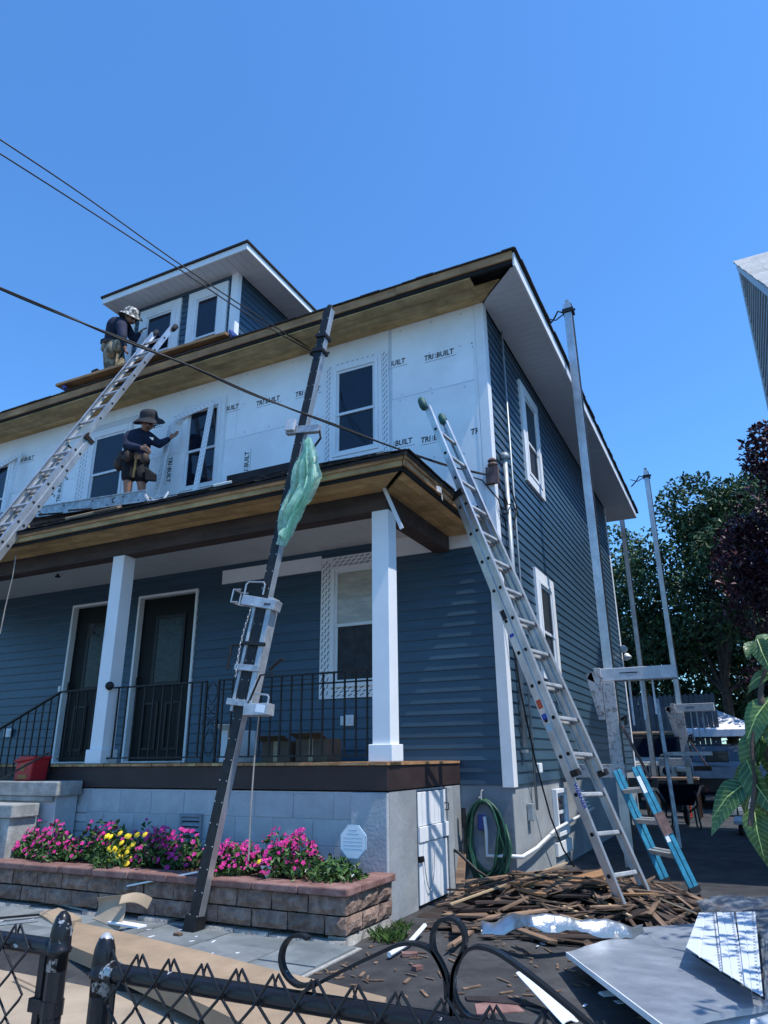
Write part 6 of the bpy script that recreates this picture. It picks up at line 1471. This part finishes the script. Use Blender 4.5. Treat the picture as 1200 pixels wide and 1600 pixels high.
MB().box(jx-.70, jx+.70, jy+1.3, jy+3.6, gz_+.5, gz_+1.12).build('tub', M['cream'], jp, bevel=.04)
wf = MB().prism([(jx-.70,jy+1.30,gz_+1.10),(jx+.70,jy+1.30,gz_+1.10),(jx+.66,jy+1.52,gz_+1.70),(jx-.66,jy+1.52,gz_+1.70)], (0,.04,0)).build('windscreen_frame', M['iron'], jp)
MB().prism([(jx-.62,jy+1.295,gz_+1.15),(jx+.62,jy+1.295,gz_+1.15),(jx+.59,jy+1.50,gz_+1.64),(jx-.59,jy+1.50,gz_+1.64)], (0,.01,0)).build('windscreen', M['glass'], wf)
MB().box(jx-.68, jx+.68, jy+1.5, jy+3.6, gz_+1.68, gz_+1.78).build('roof', M['card'], jp, bevel=.04)
for s in (-1, 1): MB().box(jx+s*.66-.03, jx+s*.66+.03, jy+2.3, jy+2.4, gz_+1.1, gz_+1.7).build('pillar', M['iron'], jp)
# canopy tent
cx, cy, cr = 1.36, 18.6, 1.25
ct = thing('canopy_tent', 'white pop up canopy tent at the end of the driveway', 'tent', (cx, cy, GZ))
pk_ = (cx-.0, cy, 1.62); z0 = .98
co = [(cx-cr,cy-cr,z0),(cx+cr,cy-cr,z0),(cx+cr,cy+cr,z0),(cx-cr,cy+cr,z0)]
b = MB()
for i in range(4):
    a, c = co[i], co[(i+1) % 4]; m_ = lerp(a, c, .5); q1 = lerp(m_, pk_, .5)-Vector((0,0,.05))
    b.add([a, m_, c, lerp(a, pk_, .5), q1, lerp(c, pk_, .5), pk_], [(0,1,4,3),(1,2,5,4),(3,4,6),(4,5,6)])
b.build('canopy_roof', M['canopy'], ct)
for i in range(4):
    a, c = V(co[i]), V(co[(i+1) % 4]); MB().prism([a, c, c-Vector((0,0,.20)), a-Vector((0,0,.20))], (0,.006,0) if i % 2 == 0 else (.006,0,0)).build('valance', M['canopy'], ct)
    MB().bar((a.x*.98+cx*.02, a.y*.98+cy*.02, GZ), (a.x*.98+cx*.02, a.y*.98+cy*.02, z0), .04, .04).build('leg', M['steel'], ct)
# covered vehicle under the canopy
vx, vy = 1.55, 13.6
cv = thing('parked_car', 'dark car with a grey tarpaulin over its hood under the white canopy', 'car', (vx, vy, GZ))
MB().prism([(vx-.85,vy-1.6,GZ+.3),(vx-.85,vy+1.9,GZ+.3),(vx-.85,vy+1.9,GZ+.95),(vx-.85,vy+1.2,GZ+1.45),(vx-.85,vy+.1,GZ+1.45),(vx-.85,vy-.5,GZ+1.0),(vx-.85,vy-1.6,GZ+.88)], (1.7,0,0)).build('body', M['darkcar'], cv, bevel=.08)
MB().slab(lambda u, v: (vx-.88+1.76*u, vy-1.70+1.25*v, GZ+.93+.10*v+.03*math.sin(9*u)*math.sin(6*v)-(.25*max(0, .12-v)/.12)), 14, 10, .01).build('tarpaulin', M['tarp'], cv)
for s in (-1, 1):
    for dy in (-1.0, 1.2): MB().lathe([(.0,-.1),(.2,-.1),(.31,-.07),(.31,.07),(.2,.1),(.0,.1)], (vx+s*.78, vy+dy, GZ+.31), 16, (1,0,0)).build('wheel', M['rubber'], cv)
MB().box(vx-.4, vx+.1, vy-1.55, vy-1.35, GZ+1.02, GZ+1.28).build('crate', M['darkcar'], bevel=.02); tag(bpy.data.objects['crate'], 'dark crate resting on the grey tarpaulin of the covered car', 'crate')
# wheelbarrow
wx, wy = .92, 6.9
wb = thing('wheelbarrow', 'dark blue wheelbarrow parked behind the blue ladder', 'wheelbarrow', (wx, wy, GZ))
MB().add([(wx-.36,wy-.3,GZ+.72),(wx+.36,wy-.3,GZ+.72),(wx+.34,wy+.6,GZ+.66),(wx-.34,wy+.6,GZ+.66),(wx-.2,wy-.12,GZ+.38),(wx+.2,wy-.12,GZ+.38),(wx+.18,wy+.35,GZ+.36),(wx-.18,wy+.35,GZ+.36)],
  [(0,4,5,1)[::-1],(1,5,6,2)[::-1],(2,6,7,3)[::-1],(3,7,4,0)[::-1],(4,7,6,5)[::-1],(0,1,5,4),(1,2,6,5)]).build('tray', M['navypl'], wb)
MB().tube([(wx-.38,wy-.31,GZ+.72),(wx+.38,wy-.31,GZ+.72),(wx+.36,wy+.62,GZ+.66),(wx-.36,wy+.62,GZ+.66),(wx-.38,wy-.31,GZ+.72)], .015, 6).build('tray_rim', M['iron'], wb)
for s in (-1, 1):
    MB().tube([(wx+s*.30,wy-.75,GZ+.62),(wx+s*.26,wy-.1,GZ+.38),(wx+s*.06,wy+.75,GZ+.22)], .02, 6).build('handle', M['iron'], wb)
    MB().tube([(wx+s*.24,wy-.10,GZ+.38),(wx+s*.28,wy-.2,GZ+.02),(wx+s*.20,wy+.05,GZ+.02),(wx+s*.18,wy+.2,GZ+.33)], .016, 6).build('leg', M['iron'], wb)
MB().lathe([(.0,-.04),(.12,-.05),(.19,-.03),(.2,0),(.19,.03),(.12,.05),(.0,.04)], (wx, wy+.75, GZ+.2), 16, (1,0,0)).build('wheel', M['rubber'], wb)
oc = thing('traffic_cone', 'orange traffic cone standing right of the far pole foot', 'cone', (.90, 9.4, GZ))
MB().lathe([(.12,.03),(.11,.05),(.03,.70),(.0,.71)], (.90,9.4,GZ), 14).build('cone_body', M['orange'], oc, smooth=True); MB().box(.76,1.04,9.26,9.54,GZ,GZ+.035).build('cone_base', M['orange'], oc, bevel=.01)
dl = thing('platform_cart', 'grey platform cart on the driveway behind the leafy branch', 'cart', (2.1, 6.3, GZ))
MB().box(1.72, 2.45, 6.0, 6.9, GZ+.16, GZ+.22).build('cart_deck', M['polepaint'], dl, bevel=.01)
for x in (1.80, 2.37):
    for y in (6.1, 6.8): MB().lathe([(.0,-.025),(.07,-.025),(.075,0),(.07,.025),(.0,.025)], (x, y, GZ+.076), 12, (1,0,0)).build('caster', M['rubber'], dl)
MB().tube([(1.78,6.88,GZ+.2),(1.78,6.95,GZ+.62),(2.40,6.95,GZ+.62),(2.40,6.88,GZ+.2)], .016, 6).build('cart_handle', M['iron'], dl)
# stacked trim behind the cone
for k in range(5):
    tag(MB().bar((1.35,9.9+.1*k,GZ+.06+.075*k), (2.5,10.1+.1*k,GZ+.06+.075*k), .16, .06).build('trim_bundle', M['polepaint' if k % 2 else 'steel']), ('lowest', 'second lowest', 'middle', 'second highest', 'topmost')[k]+' trim length in the low stack behind the orange cone', 'trim length', 'stacked trim lengths behind the cone')
tb = thing('work_table', 'low dark trestle table behind the far pole', 'table', (.55, 9.3, GZ))
MB().box(.05, 1.1, 9.0, 9.7, GZ+.72, GZ+.76).build('tabletop', M['scrap'], tb)
for x in (.10, 1.04):
    for y in (9.05, 9.65): MB().box(x-.03, x+.03, y-.03, y+.03, GZ, GZ+.72).build('leg', M['scrapdark'], tb)

# ------------------------------------------------------------------ neighbouring house
nb = thing('house', 'grey shingled neighbouring house at the right edge', 'house', (6, 4, GZ))
NX = 3.40; NY1 = 6.66; zt1 = 9.80; yE, zE = 1.0, 5.0
sl = (zt1-zE)/(NY1-yE)
MB().prism([(NX+.06,yE+.35,GZ),(NX+.06,NY1-.05,GZ),(NX+.06,NY1-.05,zt1-.25),(NX+.06,yE+.35,zE+.10)], (8,0,0)).build('wall', M['nsiding'], nb)
k = 0; z = GZ+.3
while z < zt1-.35:
    y0 = max(yE+.36, NY1-(zt1-.3-z)/sl)
    b = MB().prism([(NX+.0595,y0,z),(NX+.025,y0,z),(NX+.050,y0,z+.196),(NX+.0595,y0,z+.196)], (0,NY1-.17-y0,0)).build('siding_course', M['nsiding'], nb); z += .20
MB().box(NX+.012, NX+.30, NY1-.165, NY1-.005, GZ, zt1-.2).build('corner_board', M['ntrim'], nb)
MB().prism([(NX,NY1-.0,zt1-.26),(NX,NY1,zt1-.06),(NX,yE,zE-.06),(NX,yE,zE-.26)], (.03,0,0)).build('rake_board', M['ntrim'], nb)
MB().prism([(NX+.03,NY1-.02,zt1-.24),(NX+.03,NY1-.02,zt1-.22),(NX+.03,yE,zE-.22),(NX+.03,yE,zE-.24)], (.04,0,0)).build('rake_soffit', M['ntrim'], nb)
MB().prism([(NX-.03,NY1+.03,zt1-.02),(NX-.03,NY1+.03,zt1-.06),(NX-.03,yE-.1,zE-.10),(NX-.03,yE-.1,zE-.06)], (9,0,0)).build('roof', M['nshingle'], nb)
n_ = Vector((0,-(zt1-zE),(NY1-yE))).normalized(); rr = random.Random(6)
for row in range(26):                                 # shingle courses near the visible rake
    s0 = row/26; P = lerp((0,yE-.1,zE-.06), (0,NY1+.03,zt1-.02), s0); Q = lerp((0,yE-.1,zE-.06), (0,NY1+.03,zt1-.02), (row+1.0)/26)
    x = NX-.035-rr.uniform(0,.02)
    while x < NX+2.6:
        w = rr.uniform(.22, .34); b = MB().prism([(x+.004,P.y,P.z),(x+w,P.y,P.z),(x+w,Q.y,Q.z),(x+.004,Q.y,Q.z)], n_*.012); x += w
        if x > NX+1.5 and row < 20: break
        b.build('roof_shingle', M['nshingle'], nb)

# ------------------------------------------------------------------ leafy branch close to the camera, right
lb = thing('leafy_shrub', 'broad green leaves of a close shrub reaching in from the right edge', 'shrub', (2.75, -5.0, -1.27))
stem = [(2.75,-5.0,-1.3), (2.65,-5.1,-.5), (2.190, -5.250, 0.183), (2.167, -5.300, 0.341), (2.161, -5.300, 0.395), (2.196, -5.300, 0.477), (2.223, -5.300, 0.561)]
MB().tube(smooth(stem), [.012-.0004*i for i in range(25)], 7).build('stem', M['bark'], lb)
MB().tube(smooth([(2.161, -5.300, 0.382), (2.128, -5.320, 0.288), (2.120, -5.340, 0.211), (2.096, -5.360, 0.126)]), .005, 6).build('twig', M['bark'], lb)
def leaf_me(L, w, curl, fold):
    def fn(u, v):
        s = v; ww = w*math.sin(math.pi*min(1, s**.75*.97+.02))**.9*(1-.25*s); x = (u-.5)*2*ww
        rip = .010*math.sin(s*26)*abs(u-.5)*2*w*8
        return (x, s*L, -curl*s*s*L+abs(x)*fold+rip*.4)
    me, _ = MB().grid(fn, 8, 18).mesh('leaf', M['leafn'], True, centre=False); return me
rg = random.Random(44); pts = []
while len(pts) < 2600:                             # the rest of the shrub, beyond the right edge
    c = rg.choice(((3.5,-3.4,1.3,1.0),(3.9,-2.2,2.0,1.1),(3.7,-1.2,2.6,.9),(4.3,-3.6,.5,1.1),(4.4,-2.4,1.2,1.2),(4.4,-1.4,2.9,1.0)))
    d = Vector((rg.gauss(0,1), rg.gauss(0,1), rg.gauss(0,1))).normalized()*c[3]*rg.uniform(.4,1); p = Vector(c[:3])+d
    if p.x > 2.95+.06*(p.y+7): pts.append(p)
leaf_mesh(pts, .075, rg, 'leafb', 'crown', lb, up=.5, long=1.9)
MB().tube([(4.1,-2.4,-1.2),(4.0,-2.4,0),(3.8,-2.2,1.2),(3.8,-1.8,2.4)], [.09,.07,.05,.02], 8).tube([(4.0,-2.4,0),(3.6,-3.0,.8),(3.5,-3.3,1.6)], [.05,.03,.01], 6).build('trunk', M['bark'], lb)
leaf_shapes = [leaf_me(.150, .034, .35, .5), leaf_me(.170, .040, .6, .35), leaf_me(.13, .030, .15, .7)]
rg = random.Random(15)
LP = [((2.177, -5.300, 0.378), (2.108, -5.360, 0.310), 1, 1.25), ((2.141, -5.300, 0.312), (2.089, -5.330, 0.208), 0, 1.1), ((2.104, -5.300, 0.207), (2.017, -5.360, 0.155), 1, 1.25), ((2.112, -5.300, 0.254), (2.125, -5.400, 0.151), 0, 1.0), ((2.109, -5.300, 0.157), (2.104, -5.360, 0.073), 1, 1.2),
      ((2.186, -5.300, 0.433), (2.128, -5.300, 0.412), 1, 1.3), ((2.204, -5.300, 0.516), (2.170, -5.360, 0.491), 1, 1.5), ((2.173, -5.330, 0.503), (2.178, -5.380, 0.447), 1, 1.3), ((2.184, -5.300, 0.383), (2.154, -5.360, 0.272), 0, 1.2), ((2.136, -5.300, 0.246), (2.058, -5.280, 0.201), 0, 1.0),
      ((2.171, -5.300, 0.503), (2.144, -5.340, 0.469), 2, 1.4), ((2.162, -5.300, 0.229), (2.131, -5.300, 0.116), 1, 1.2), ((2.150, -5.300, 0.301), (2.122, -5.340, 0.262), 1, 1.3), ((2.192, -5.280, 0.451), (2.156, -5.240, 0.443), 0, 1.1), ((2.159, -5.260, 0.288), (2.156, -5.240, 0.182), 0, 1.2), ((2.112, -5.260, 0.189), (2.066, -5.220, 0.114), 0, .9), ((2.128, -5.240, 0.182), (2.128, -5.200, 0.063), 1, 1.1)]
for k, (a, c, s, r_) in enumerate(LP):
    a, c = V(a), V(c); d = (c-a); L_ = d.length; d.normalize(); up = Vector((rg.gauss(-.25,.35), rg.gauss(-.75,.2), rg.gauss(.75,.25))); x = d.cross(up).normalized(); z = x.cross(d)
    o = link('leaf', leaf_shapes[s]); k_ = L_/(.150,.170,.13)[s]
    o.matrix_basis = Matrix(((x.x*k_*r_, d.x*k_, z.x*k_, a.x), (x.y*k_*r_, d.y*k_, z.y*k_, a.y), (x.z*k_*r_, d.z*k_, z.z*k_, a.z), (0,0,0,1))); adopt(o, lb)
    MB().tube([a+z*.002, a+d*L_*.5+z*.001-z*.04*L_, a+d*L_*.9-z*.25*L_], [.0016,.0012,.0005], 5).build('leaf_rib', M['leafrim'], o)
